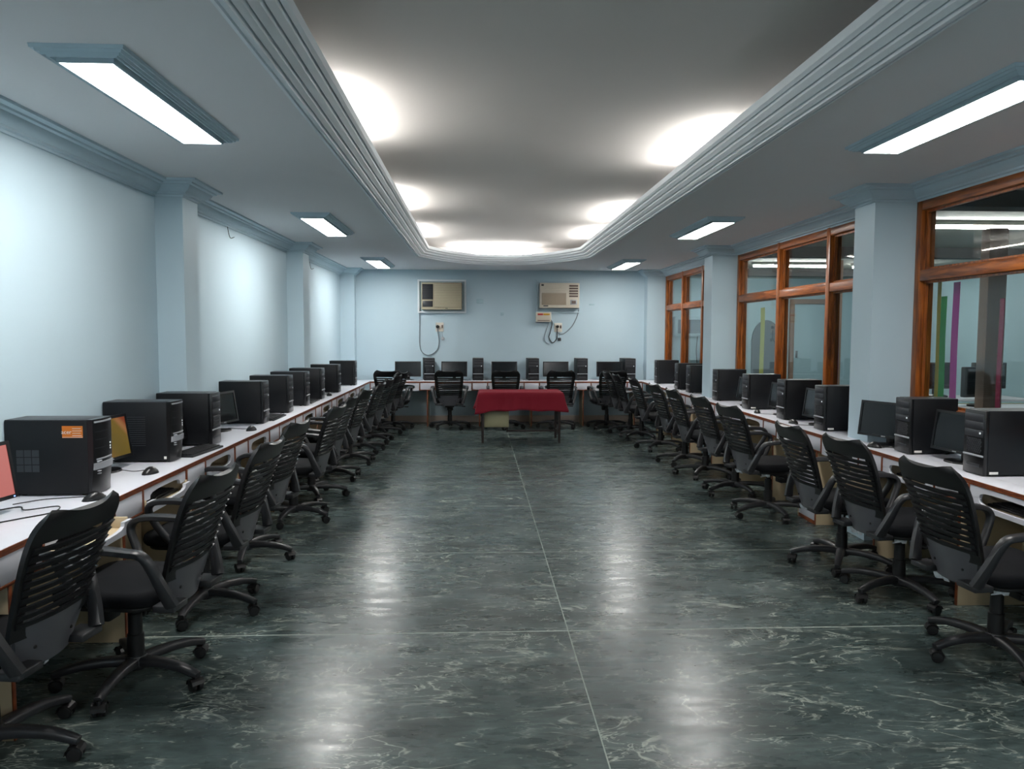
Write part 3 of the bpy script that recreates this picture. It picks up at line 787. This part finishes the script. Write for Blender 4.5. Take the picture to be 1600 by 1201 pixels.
TW, TH = .178, .358
def tower_b_template(dep):
    m = {}
    hw = TW/2
    m['case'] = MB().box(-hw, hw, -dep/2+.024, dep/2, .008, TH, .003).mesh('case', 'case_black')
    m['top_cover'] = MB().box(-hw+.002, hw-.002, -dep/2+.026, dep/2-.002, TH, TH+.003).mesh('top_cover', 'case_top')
    fp = MB().box(-hw, hw, -dep/2, -dep/2+.024, .004, TH+.002, .006)
    m['front_panel'] = fp.mesh('front_panel', 'bezel_black')
    yf = -dep/2
    m['drive_bay'] = MB().box(-hw+.012, hw-.012, yf-.003, yf+.002, 0, .038, .0015).mesh('drive_bay', 'bezel_grey')
    m['power_button'] = MB().lathe([(0, 0), (.007, 0), (.006, .004), (0, .004)], 10, Matrix.Translation((.055, yf-.001, .235)) @ Matrix.Rotation(PI/2, 4, 'X')).mesh('power_button', 'power_led')
    gr = MB()
    for i in range(7):
        for j in range(8):
            x = -.054 + .0155*j + (.0077 if i % 2 else 0); z = .128 + .0115*i
            gr.lathe([(0, 0), (.0062, 0), (.0055, .002), (0, .002)], 6, Matrix.Translation((x, yf-.0005, z)) @ Matrix.Rotation(PI/2, 4, 'X'))
    m['vent_grille'] = gr.mesh('vent_grille', 'bezel_grey')
    m['silver_strip'] = MB().box(-hw+.004, hw-.004, yf-.005, yf+.002, .104, .114, .002).mesh('silver_strip', 'silver_trim')
    m['port_cover'] = MB().box(-hw+.03, hw-.03, yf-.003, yf+.002, .045, .062, .0015).mesh('port_cover', 'bezel_grey')
    m['rubber_foot'] = MB().lathe([(0, 0), (.012, 0), (.011, .009), (0, .009)], 10).mesh('rubber_foot', 'cable_black')
    m['asset_tag'] = MB().box(0, .05, -.0005, .0005, 0, .014).mesh('asset_tag', 'sticker_white')
    return m
TB = {.34: tower_b_template(.34), .315: tower_b_template(.315), .37: tower_b_template(.37)}
def tower_b(x, y, z, rz, dep, label, group, side=1, tagged=False):
    m = TB[dep]; t = thing('computer_tower', label, 'computer', (x, y, z), rz, group)
    c = link('case', m['case'], t); link('top_cover', m['top_cover'], c)
    f = link('front_panel', m['front_panel'], t)
    for zz in (.3, .256, .212):
        link('drive_bay', m['drive_bay'], f).location = (0, 0, zz)
    for p in ('power_button', 'vent_grille', 'silver_strip', 'port_cover'): link(p, m[p], f)
    for sx in (-.06, .06):
        for sy in (-.12, .12): link('rubber_foot', m['rubber_foot'], t).location = (sx, sy, 0)
    if tagged:
        a = link('asset_tag', m['asset_tag'], c); a.location = (side*(TW/2+.0006), -dep/2+(.035 if side > 0 else .085), .012); a.rotation_euler = (0, 0, side*PI/2)
    # power lead looping out of the back
    MB().tube(bez([(.03, dep/2-.004, .3), (.03, dep/2+.012, .29), (.035, dep/2+.012, .15), (.04, dep/2+.01, .01)], 5), .004, 6).build('power_lead', 'cable_black', t)
    return t
def tower_a(x, y, z, rz, dep, label, group, sticker):
    t = thing('computer_tower', label, 'computer', (x, y, z), rz, group); hw = .092; HT = .362
    c = MB().box(-hw, hw, -dep/2+.03, dep/2, .008, HT-.004, .003).build('case', 'case_black', t)
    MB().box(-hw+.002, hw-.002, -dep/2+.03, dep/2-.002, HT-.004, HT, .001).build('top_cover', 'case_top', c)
    # gently bowed front
    q = MB()
    def g(u, v):
        z_ = .004 + (HT-.004)*v; bow = .012*(1-u*u) + .012*math.sin(PI*min(1, v*1.9)*.5)**2
        return Vector((u*hw, -dep/2+.03, z_)), Vector((0, -1, 0))*((.014+bow)/.02)
    q.shell(g, [-1+2*k/8 for k in range(9)], [k/14 for k in range(15)], .02)
    f = q.build('front_panel', 'bezel_black', t, 50); yf = -dep/2
    for (z0, h, mt, w, nm, dp) in ((.168, .006, 'silver_trim', .8, 'silver_line', .004), (.122, .032, 'silver_trim', .98, 'silver_band', .006), (.3, .003, 'bezel_grey', .86, 'bay_line', .001), (.262, .003, 'bezel_grey', .86, 'bay_line', .001), (.222, .003, 'bezel_grey', .86, 'bay_line', .001), (.345, .008, 'silver_trim', .9, 'top_trim', .004)):
        q = MB()
        def g2(u, v, z0=z0, h=h, w=w, dp=dp):
            z_ = z0 + h*v; vv = z_/HT; bow = .012*(1-(u*w)**2) + .012*math.sin(PI*min(1, vv*1.9)*.5)**2
            return Vector((u*hw*w, -dep/2+.03-.0135-bow, z_)), Vector((0, -1, 0))
        q.shell(g2, [-1+2*k/8 for k in range(9)], [0, .5, 1], dp); q.build(nm, mt, f)
    for zz in (.205, .19, .178):
        MB().lathe([(0, 0), (.005, 0), (.004, .004), (0, .004)], 8, Matrix.Translation((.06, yf-.001, zz+.03)) @ Matrix.Rotation(PI/2, 4, 'X')).build('status_light', 'power_led', f)
    MB().box(-.075, -.04, yf-.012, yf-.002, .157, .164, .001).build('badge', 'silver_trim', f)
    for zz in (.1, .112): MB().box(-.07, -.05, yf-.012, yf, zz, zz+.004, .001).build('usb_port', 'silver_trim', f)
    for sx in (-.06, .06):
        for sy in (-.14, .14): MB().lathe([(0, 0), (.012, 0), (.011, .009), (0, .009)], 10, Matrix.Translation((sx, sy, 0))).build('rubber_foot', 'cable_black', t)
    if sticker:
        s = MB().box(-hw-.0008, -hw, -.155, -.06, .277, .333).build('orange_sticker', 'sticker_orange', c)
        s['label'] = 'orange licence sticker with white lettering'
        tm = link('lettering', text_mesh('acer', .027, 'sticker_white'), s); tm.rotation_euler = (PI/2, 0, -PI/2); tm.location = (-hw-.0012, -.08, .304)
        for k in range(4): MB().box(-hw-.0014, -hw-.0006, -.15+.004*(k % 2), -.107, .287+.011*k, .289+.011*k).build('print_line', 'sticker_white', s)
        MB().box(-hw-.0014, -hw-.0006, -.154, -.061, .279, .2805).build('print_line', 'sticker_white', s)
    for r in range(3 if sticker else 0):
        for q_ in range(3): MB().box(-hw-.0006, -hw, .05+.036*q_, .082+.036*q_, .115+.036*r, .147+.036*r).build('side_grille', 'case_top', c)
    if not sticker:
        for r in range(14): MB().box(-hw-.0012, -hw, -.045, .075, .1+.013*r, .104+.013*r).build('vent_slot', 'case_top', c)
        MB().box(-hw-.001, -hw, -dep/2+.035, -dep/2+.05, .02, .036).build('asset_tag', 'sticker_white', c)

MM = {}
def monitor_meshes():
    w, h = .21, .124
    MM['shell'] = MB().box(-w, w, -.012, .018, -h, h, .006).box(-.13, .13, .016, .034, -.09, .09, .008).mesh('shell', 'monitor_plastic')
    MM['bezel'] = MB().molding([(-w, -h), (w, -h), (w, h), (-w, h)], [(0, 0), (.016, 0), (.016, .006), (0, .006)], closed=True)
    q = MM['bezel']; q.v = [(p[0], -.0125-p[2], p[1]) for p in q.v]; MM['bezel'] = q.mesh('bezel', 'bezel_black', 20)
    MM['screen'] = MB().box(-w+.014, w-.014, -.0145, -.0115, -h+.014, h-.014).mesh('screen', 'screen_off')
    MM['screen_pink'] = MB().box(-w+.014, w-.014, -.0145, -.0115, -h+.014, h-.014).mesh('screen', 'screen_pink')
    MM['screen_bands'] = MB().box(-w+.014, w-.014, -.0145, -.0115, -h+.014, h-.014).mesh('screen', 'screen_bands')
    MM['neck'] = MB().box(-.028, .028, .0, .022, .012, .17, .004).mesh('neck', 'monitor_plastic')
    MM['foot'] = MB().lathe([(0, 0), (.105, 0), (.1, .01), (.04, .018), (0, .018)], 24, Matrix.Diagonal((1, .8, 1, 1))).mesh('foot', 'monitor_plastic')
    MM['led'] = MB().box(.18, .187, -.02, -.0182, -.119, -.114).mesh('power_light', 'led_blue')
    MM['badge'] = MB().box(-.016, .016, -.0195, -.0182, -.119, -.113).mesh('badge', 'silver_trim')
monitor_meshes()
def monitor(x, y, z, rz, label, group, tilt=8, scr='screen', led=False, h=.18):
    t = thing('monitor', label, 'monitor', (x, y, z), rz, group)
    s = link('shell', MM['shell'], t); s.location = (0, -.012, h); s.rotation_euler = (math.radians(-tilt), 0, 0)
    link('bezel', MM['bezel'], s); link('screen', MM[scr], s); link('badge', MM['badge'], s)
    if led: link('power_light', MM['led'], s)
    link('neck', MM['neck'], t).location = (0, .022, 0); link('foot', MM['foot'], t)
    return t

zt = ZD + .0005
LTY = [3.78, 4.72, 5.375, 6.64, 7.52, 8.23, 9.01, 10.04, 11.35]
for k, y in enumerate(LTY):
    if k == 0: tower_a(-2.012, y, zt, PI/2, .41, 'black computer tower with orange sticker, nearest on the left desk', 'computer towers', True)
    elif k == 1: tower_a(-2.012, y, zt, PI/2, .4, 'black computer tower with slotted side vents, second on the left desk', 'computer towers', False)
    else: tower_b(-1.985+.03*max(0, k-4)/4, y, zt, PI/2, .37, 'black computer tower on the left desk, %s from the camera' % ORD[k], 'computer towers', side=-1)
LMY = [3.2, 4.33, 5.05, 6.1, 7.06, 7.86, 8.6, 9.69, 10.6]
for k, y in enumerate(LMY):
    lab = ['monitor showing a plain pink screen at the left picture edge', 'monitor with orange and olive screen between the two nearest left towers'][k] if k < 2 else 'black flat monitor on the left desk, %s from the camera' % ORD[k]
    monitor(-2.07 if k < 2 else -2.02, y, zt, PI/2 - math.radians([8, 6, 5, 12, 6, 8, 6, 5, 8][k]), lab, 'monitors on the left desk', 9, ['screen_pink', 'screen_bands'][k] if k < 2 else 'screen', led=(k == 0))
RTY = [4.12, 4.885, 6.06, 6.85, 7.78, 8.79, 9.93, 10.52, 11.75]
for k, y in enumerate(RTY):
    dep = .315 if k == 1 else .34
    tower_b(XR-.018-dep/2, y, zt, -PI/2, dep, 'black computer tower below the windows, %s from the camera' % ORD[k], 'computer towers', side=1, tagged=k in (0, 1, 2, 4))
RMY = [4.5, 5.19, 6.39, 7.18, 8.11, 10.98]
RMX = [2.94, 2.86, 2.92, 2.92, 2.92, 2.95]
for k, y in enumerate(RMY):
    monitor(RMX[k], y, zt, -PI/2 + math.radians([6, 24, 5, 5, 5, 3][k]), 'black flat monitor below the windows, %s from the camera' % ORD[k], 'monitors below the windows', 8)
BMX = [-1.12, -.367, .45, 1.296, 2.18]; BTX = [-.785, .02, .915, 1.715, 2.49]
for k in range(5):
    o1 = (['first']+ORD[1:])[k]
    monitor(BMX[k], 12.58, zt, 0, 'black flat monitor against the back wall, %s from the left' % o1, 'monitors on the back desk', 4)
    tower_b(BTX[k], 12.6, zt, [0.12, 0, .05, .02, .1][k], .34, 'black computer tower against the back wall, %s from the left' % o1, 'computer towers')

# keyboards and mice
KM = {}
KM['body'] = MB().box(-.22, .22, -.07, .07, 0, .014, .005).mesh('body', 'monitor_plastic')
q = MB()
for r in range(5):
    for c in range(18):
        x = -.205 + c*.0228; y = -.052 + r*.0235
        q.box(x, x+.019, y, y+.019, .013, .0205+.001*r)
KM['keys'] = q.mesh('keys', 'key_plastic', 0)
def keyboard(x, y, z, rz, label, group):
    t = thing('keyboard', label, 'keyboard', (x, y, z), rz, group); link('body', KM['body'], t); k = link('keys', KM['keys'], t); k['kind'] = 'stuff'
MOU = MB()
lo = []
for i in range(9):
    f = i/8; r = math.sqrt(max(0, 1-(2*f-1)**2*.92)); lo.append((f, r))
vs = []; fs = []
for i, (f, r) in enumerate(lo):
    for k in range(10):
        a = PI*k/9; vs.append((.031*r*math.cos(a), -.055+.11*f, max(0, .034*math.sin(a)*(.45+.75*math.sin(PI*(.15+.75*f)))*r)))
for i in range(8):
    for k in range(9): fs.append((i*10+k, i*10+k+1, i*10+k+11, i*10+k+10))
    fs.append((i*10+9, i*10, i*10+10, i*10+19))
fs += [tuple(range(10)), tuple(80+k for k in range(9, -1, -1))]
MOU.add(vs, fs); MOU = MOU.mesh('shell', 'monitor_plastic', 60)
WHL = MB().lathe([(0, -.004), (.009, -.004), (.009, .004), (0, .004)], 10, Matrix.Translation((0, -.026, .024)) @ Matrix.Rotation(PI/2, 4, 'Y')).mesh('wheel', 'bezel_grey')
def mouse(x, y, z, rz, label, group, cord):
    t = thing('computer_mouse', label, 'mouse', (x, y, z), rz, group); link('shell', MOU, t); link('scroll_wheel', WHL, t)
    R = Matrix.Rotation(-rz, 4, 'Z')
    pts = [R @ (Vector(p) - Vector((x, y, z))) for p in cord]
    MB().tube(bez([(0, -.054, .012)] + [tuple(p) for p in pts], 8), .0022, 6).build('cord', 'cable_black', t)
zk = zt + .003
mouse(-1.77, 3.6, zt, PI*.8, 'black mouse in front of the nearest left tower', 'mice', [(-1.83, 3.66, zk), (-1.9, 3.64, zk), (-2.0, 3.6, zk), (-2.08, 3.5, zk)])
mouse(-1.79, 4.26, zt, PI*.9, 'black mouse between the first two left towers', 'mice', [(-1.84, 4.38, zk), (-1.9, 4.32, zk), (-1.98, 4.36, zk), (-2.1, 4.42, zk)])
mouse(-1.78, 6.12, zt, PI*.9, 'black mouse between the third and fourth left towers', 'mice', [(-1.85, 6.2, zk), (-2.0, 6.25, zk)])
keyboard(-1.8, 5.02, zt, PI/2-.1, 'black keyboard lying on the left desk between second and third towers', 'keyboards')
keyboard(-1.84, 6.98, zt, PI/2, 'black keyboard lying on the left desk between fourth and fifth towers', 'keyboards')
keyboard(-1.86, 8.62, zt, PI/2, 'black keyboard lying on the left desk between sixth and seventh towers', 'keyboards')
mouse(-1.8, 9.45, zt, PI, 'black mouse far along the left desk', 'mice', [(-1.9, 9.55, zk), (-2.0, 9.5, zk)])
mouse(2.73, 5.12, zt, 0.4, 'black mouse beside the screen by the window pillar', 'mice', [(2.72, 5.07, zk), (2.8, 5.1, zk), (2.88, 5.08, zk)])
mouse(2.74, 6.5, zt, .2, 'black mouse in front of the third and fourth window towers', 'mice', [(2.72, 6.4, zk), (2.8, 6.35, zk), (2.86, 6.3, zk)])
mouse(2.74, 7.36, zt, -.2, 'black mouse in front of the fifth window tower', 'mice', [(2.76, 7.28, zk), (2.84, 7.2, zk), (2.87, 7.1, zk)])
# keyboards resting in the trays
keyboard(DL-.07, 3.33, .5895, PI/2, 'black keyboard in the pulled out left tray', 'keyboards')
keyboard(DL-.09, 4.22, .5895, PI/2, 'black keyboard inside the second left tray', 'keyboards')
for k in (0, 1, 2, 3, 4): keyboard(DR+.13, RU[k]-.29+.0, .5895, -PI/2, 'black keyboard inside the %s window desk tray' % ['nearest', 'second', 'third', 'fourth', 'fifth'][k], 'keyboards')
# loose cable on the near left desk
o = MB().tube(bez([(-1.79, 2.78, zk), (-1.84, 2.9, zk), (-1.95, 2.93, zk), (-1.97, 3.1, zk), (-1.9, 3.22, zk), (-1.82, 3.34, zk), (-1.85, 3.44, zk+.004), (-1.95, 3.37, zk+.004), (-2.02, 3.45, zk), (-2.08, 3.38, zk)], 10), .0028, 6).build('loose_cable', 'cable_black')
tag(o, 'thin black cable looping across the near left worktop', 'cable')
for k in range(5):
    x = (BMX[k]+BTX[k])/2 + .02
    o = MB().tube(bez([(x-.14, 12.44, zk), (x-.02, 12.4, zk+.004), (x+.06, 12.46, zk), (x-.02, 12.5, zk+.006), (x-.1, 12.46, zk+.004), (x+.02, 12.36, zk)], 8), .006, 6).build('loose_cable', 'cable_grey')
    tag(o, 'tangled grey cable on the back desk, %s from the left' % (['first']+ORD[1:])[k], 'cable', 'cables on the back desk')

# ================================================================== BACK WALL FITTINGS
def frame_ring(t, x0, x1, z0, z1, w, y0, y1, m):
    q = MB().molding([(x0, z0), (x1, z0), (x1, z1), (x0, z1)], [(0, 0), (w, 0), (w, 1), (0, 1)], closed=True)
    q.v = [(p[0], y0+(y1-y0)*p[2], p[1]) for p in q.v]; return q.build('frame', m, t, 20)
t = thing('air_conditioner', 'beige window air conditioner with dark grille at its left side', 'air conditioner', (-.575, YB, 0))
frame_ring(t, -.4, .4, 1.815, 2.365, .03, -.05, 0, 'tray_paint')
MB().box(-.33, .33, -.16, 0, 1.87, 2.31, .008).build('case', 'ac_beige', t)
fr = MB().box(-.125, .325, -.172, -.158, 1.905, 2.3, .004).build('front_panel', 'ac_tan', t)
for k in range(14): MB().box(-.12, .32, -.1755, -.171, 1.913+.027*k, 1.934+.027*k, .001).build('slat', 'ac_beige', fr)
g = MB().box(-.315, -.14, -.165, -.157, 2.035, 2.285, .002).build('air_grille', 'grille_dark', t)
for k in range(8): MB().box(-.31, -.145, -.175, -.163, 2.05+.028*k, 2.056+.028*k, .001).build('louvre', 'bezel_grey', g)
MB().box(-.31, -.145, -.168, -.157, 1.915, 2.01, .003).build('control_cover', 'bezel_grey', t)
MB().box(.06, .1, -.166, -.158, 1.884, 1.893, .001).build('badge', 'grille_dark', t)
MB().tube(bez([(-.335, -.03, 1.9), (-.365, -.02, 1.86), (-.37, -.015, 1.6), (-.37, -.015, 1.3), (-.33, -.015, 1.17), (-.22, -.015, 1.12), (-.09, -.015, 1.2), (-.05, -.02, 1.34), (-.07, -.03, 1.5), (-.075, -.035, 1.56)], 8), .007, 7).build('power_cord', 'cable_grey', t)
MB().lathe([(0, 0), (.028, 0), (.026, .03), (.012, .045), (0, .045)], 14, Matrix.Translation((-.075, -.012, 1.592)) @ Matrix.Rotation(PI/2, 4, 'X')).build('plug', 'cable_black', t)

t = thing('air_conditioner', 'ivory window air conditioner with louvres at its right side', 'air conditioner', (1.365, YB, 0))
frame_ring(t, -.37, .36, 1.83, 2.37, .02, -.03, 0, 'wall_paint')
MB().box(-.325, .325, -.17, 0, 1.905, 2.315, .01).build('case', 'ac_ivory', t)
fp = MB().box(-.3, .105, -.178, -.165, 1.955, 2.15, .004).build('air_filter_panel', 'ac_tan', t)
for k in range(4): MB().box(-.25, .1, -.178, -.165, 2.165+.027*k, 2.178+.027*k, .002).build('slat', 'ac_ivory', t)
for k in range(5): MB().box(.155, .3, -.178, -.166, 2.085+.042*k, 2.112+.042*k, .002).build('louvre', 'grille_brown', t)
MB().box(.175, .285, -.178, -.166, 1.96, 2.04, .003).build('control_panel', 'silver_trim', t); MB().box(.195, .265, -.181, -.176, 1.975, 2.025, .002).build('control_knob', 'grille_brown', t)
MB().box(-.27, -.19, -.174, -.168, 1.93, 1.945, .001).build('badge', 'grille_dark', t); MB().box(-.305, -.265, -.174, -.168, 2.265, 2.29, .003).build('emblem', 'grille_dark', t)
MB().tube(bez([(.31, -.02, 1.95), (.335, -.015, 1.88), (.3, -.015, 1.75), (.22, -.015, 1.6), (.1, -.015, 1.49), (.02, -.015, 1.48), (-.03, -.02, 1.52)], 8), .008, 7).build('power_cord', 'cable_grey', t)

t = thing('voltage_stabilizer', 'small ivory voltage box with red and gold label on back wall', 'stabilizer', (1.105, YB, 0))
MB().box(-.125, .125, -.12, 0, 1.675, 1.835, .008).build('case', 'ac_ivory', t)
MB().box(-.1, -.01, -.123, -.118, 1.785, 1.815, .001).build('label_strip', 'label_red', t); MB().box(-.005, .1, -.123, -.118, 1.785, 1.815, .001).build('label_strip', 'label_gold', t)
MB().box(-.1, .1, -.123, -.118, 1.695, 1.706, .001).build('vent_slot', 'grille_brown', t)
MB().tube(bez([(.12, -.02, 1.73), (.15, -.02, 1.66), (.12, -.015, 1.5), (.1, -.015, 1.42), (.16, -.015, 1.33), (.23, -.015, 1.4), (.235, -.02, 1.5), (.24, -.03, 1.57)], 8), .007, 7).build('cord', 'cable_black', t)
MB().tube(bez([(.1, -.02, 1.68), (.06, -.015, 1.55), (.02, -.015, 1.42), (.05, -.015, 1.34), (.12, -.015, 1.31)], 8), .005, 6).build('cord', 'cable_grey', t)
MB().lathe([(0, 0), (.026, 0), (.024, .03), (.012, .042), (0, .042)], 14, Matrix.Translation((.243, -.012, 1.6)) @ Matrix.Rotation(PI/2, 4, 'X')).build('plug', 'cable_black', t)
for k, x in enumerate((-.615, 1.358)):
    t = thing('power_socket', ['white power socket with dark plug below the left air conditioner', 'white power socket with dark plug below the right air conditioner'][k], 'socket', (x, YB, 0))
    MB().box(-.065, .065, -.012, 0, 1.51, 1.66, .004).build('plate', 'socket_white', t); MB().box(.03, .055, -.02, -.01, 1.57, 1.62, .003).build('switch', 'grille_brown', t)
t = thing('hanging_plug', 'small round grey plug hanging below the left socket', 'plug', (-.575, YB, 0))
MB().tube([(0, -.004, 1.51), (.005, -.01, 1.46), (.01, -.012, 1.42)], .002, 5).build('string', 'cable_grey', t)
MB().lathe([(0, 0), (.03, 0), (.03, .02), (.015, .025), (0, .025)], 14, Matrix.Translation((.01, 0, 1.395)) @ Matrix.Rotation(PI/2, 4, 'X')).build('disc', 'silver_trim', t)
t = thing('hanging_plug', 'small grey plug hanging below the right socket', 'plug', (1.38, YB, 0))
MB().tube([(0, -.004, 1.51), (.0, -.01, 1.46), (0, -.012, 1.42)], .002, 5).build('string', 'cable_grey', t)
MB().box(-.028, .028, -.03, 0, 1.36, 1.415, .01).build('body', 'bezel_grey', t)
o = MB().box(-.055, .055, -.012, 0, 1.98, 2.05, .004).build('junction_plate', 'plate_blue'); o.location = (.05, YB, 0); tag(o, 'small blue painted cover plate between the air conditioners', 'cover plate')
o = MB().box(-.045, .045, -.008, 0, 1.955, 1.985, .003).build('junction_plate', 'plate_blue'); o.location = (1.92, YB, 0); tag(o, 'narrow blue painted cover plate right of the ivory air conditioner', 'cover plate')
o = MB().box(-.025, .025, -.006, 0, 1.78, 1.83, .003).build('junction_plate', 'plate_blue'); o.location = (.42, YB, 0); tag(o, 'tiny blue painted patch plate on the middle of the back wall', 'cover plate')

# ================================================================== TABLE WITH RED CLOTH
tx, ty = .6, 10.6; hw, hd, TZ = .56, .29, .69
t = thing('steel_table', 'dark metal table with olive drawer box under the red cloth', 'table', (tx, ty, 0))
MB().box(-hw, hw, -hd, hd, TZ-.03, TZ-.004, .003).build('table_top', 'metal_dark', t)
for sx in (-1, 1):
    for sy in (-1, 1): MB().box(sx*.52-.016, sx*.52+.016, sy*.25-.016, sy*.25+.016, 0, TZ-.03, .003).build('leg', 'metal_dark', t)
for sy in (-1, 1): MB().box(-.52, .52, sy*.25-.01, sy*.25+.01, TZ-.08, TZ-.03, .003).build('apron', 'metal_dark', t)
for sx in (-1, 1): MB().box(sx*.52-.012, sx*.52+.012, -.24, .24, .12, .15, .003).build('side_stretcher', 'metal_dark', t)
MB().box(-.17, .51, -.012, .012, .125, .15, .003).build('stretcher', 'metal_dark', t)
MB().box(-.19, -.17, -.02, .02, .12, .23, .003).build('hanger', 'metal_dark', t)
dr = MB().box(-.5, -.165, -.24, .2, .215, TZ-.03, .005).build('drawer_box', 'pedestal_olive', t)
MB().box(-.49, -.175, -.248, -.24, .225, .43, .003).build('drawer_front', 'pedestal_olive', dr)
# cloth: loops from the top outwards and down, flaring at the corners
q = MB(); CN = 40; rnd = random.Random(5); loops = []
def peri(f):
    """point on the table's outline, f in 0..1, with outward normal and corner closeness"""
    a = 2*PI*f; c, s_ = math.cos(a), math.sin(a); m_ = max(abs(c), abs(s_)); x, y = c/m_, s_/m_
    cr = min(abs(x), abs(y)); nx, ny = (math.copysign(1, x) if abs(x) >= .999 else 0), (math.copysign(1, y) if abs(y) >= .999 else 0)
    return x, y, nx, ny, cr
NP = 96
for (ins, dz) in ((.6, 0), (.2, 0), (.03, 0), (0, -.004)):
    loops.append([((1-ins)*(hw+.006)*peri(k/NP)[0], (1-ins)*(hd+.006)*peri(k/NP)[1], TZ+dz+.001) for k in range(NP)])
for j in range(1, 9):
    f = j/8; L_ = []
    for k in range(NP):
        x, y, nx, ny, cr = peri(k/NP); ck = max(0, (cr-.72)/.28)
        wv = .014*f*math.sin(k*.83+1.3*math.sin(k*.21)) + .008*f*math.sin(k*2.1)
        fl = .012 + .035*f*f + wv + .05*ck*f
        drop = .235 + .05*ck*(1.2 if x < 0 else .6) + .008*math.sin(k*.5)
        n_ = math.hypot(nx, ny) or 1
        L_.append((x*(hw+.006)+nx/n_*fl, y*(hd+.006)+ny/n_*fl, TZ - .004 - drop*f))
    loops.append(L_)
vs = [p for l in loops for p in l]; k0 = len(vs)
fs = [(j*NP+k, j*NP+(k+1) % NP, (j+1)*NP+(k+1) % NP, (j+1)*NP+k) for j in range(len(loops)-1) for k in range(NP)] + [tuple(range(NP-1, -1, -1))]
q.add(vs, fs); o = q.build('tablecloth', 'cloth_red', smooth=60); o.location = (tx, ty, 0)
sm = o.modifiers.new('cloth_thickness', 'SOLIDIFY'); sm.thickness = .0025; sm.offset = 1
tag(o, 'dark red cloth draped over the metal table near the back', 'tablecloth')
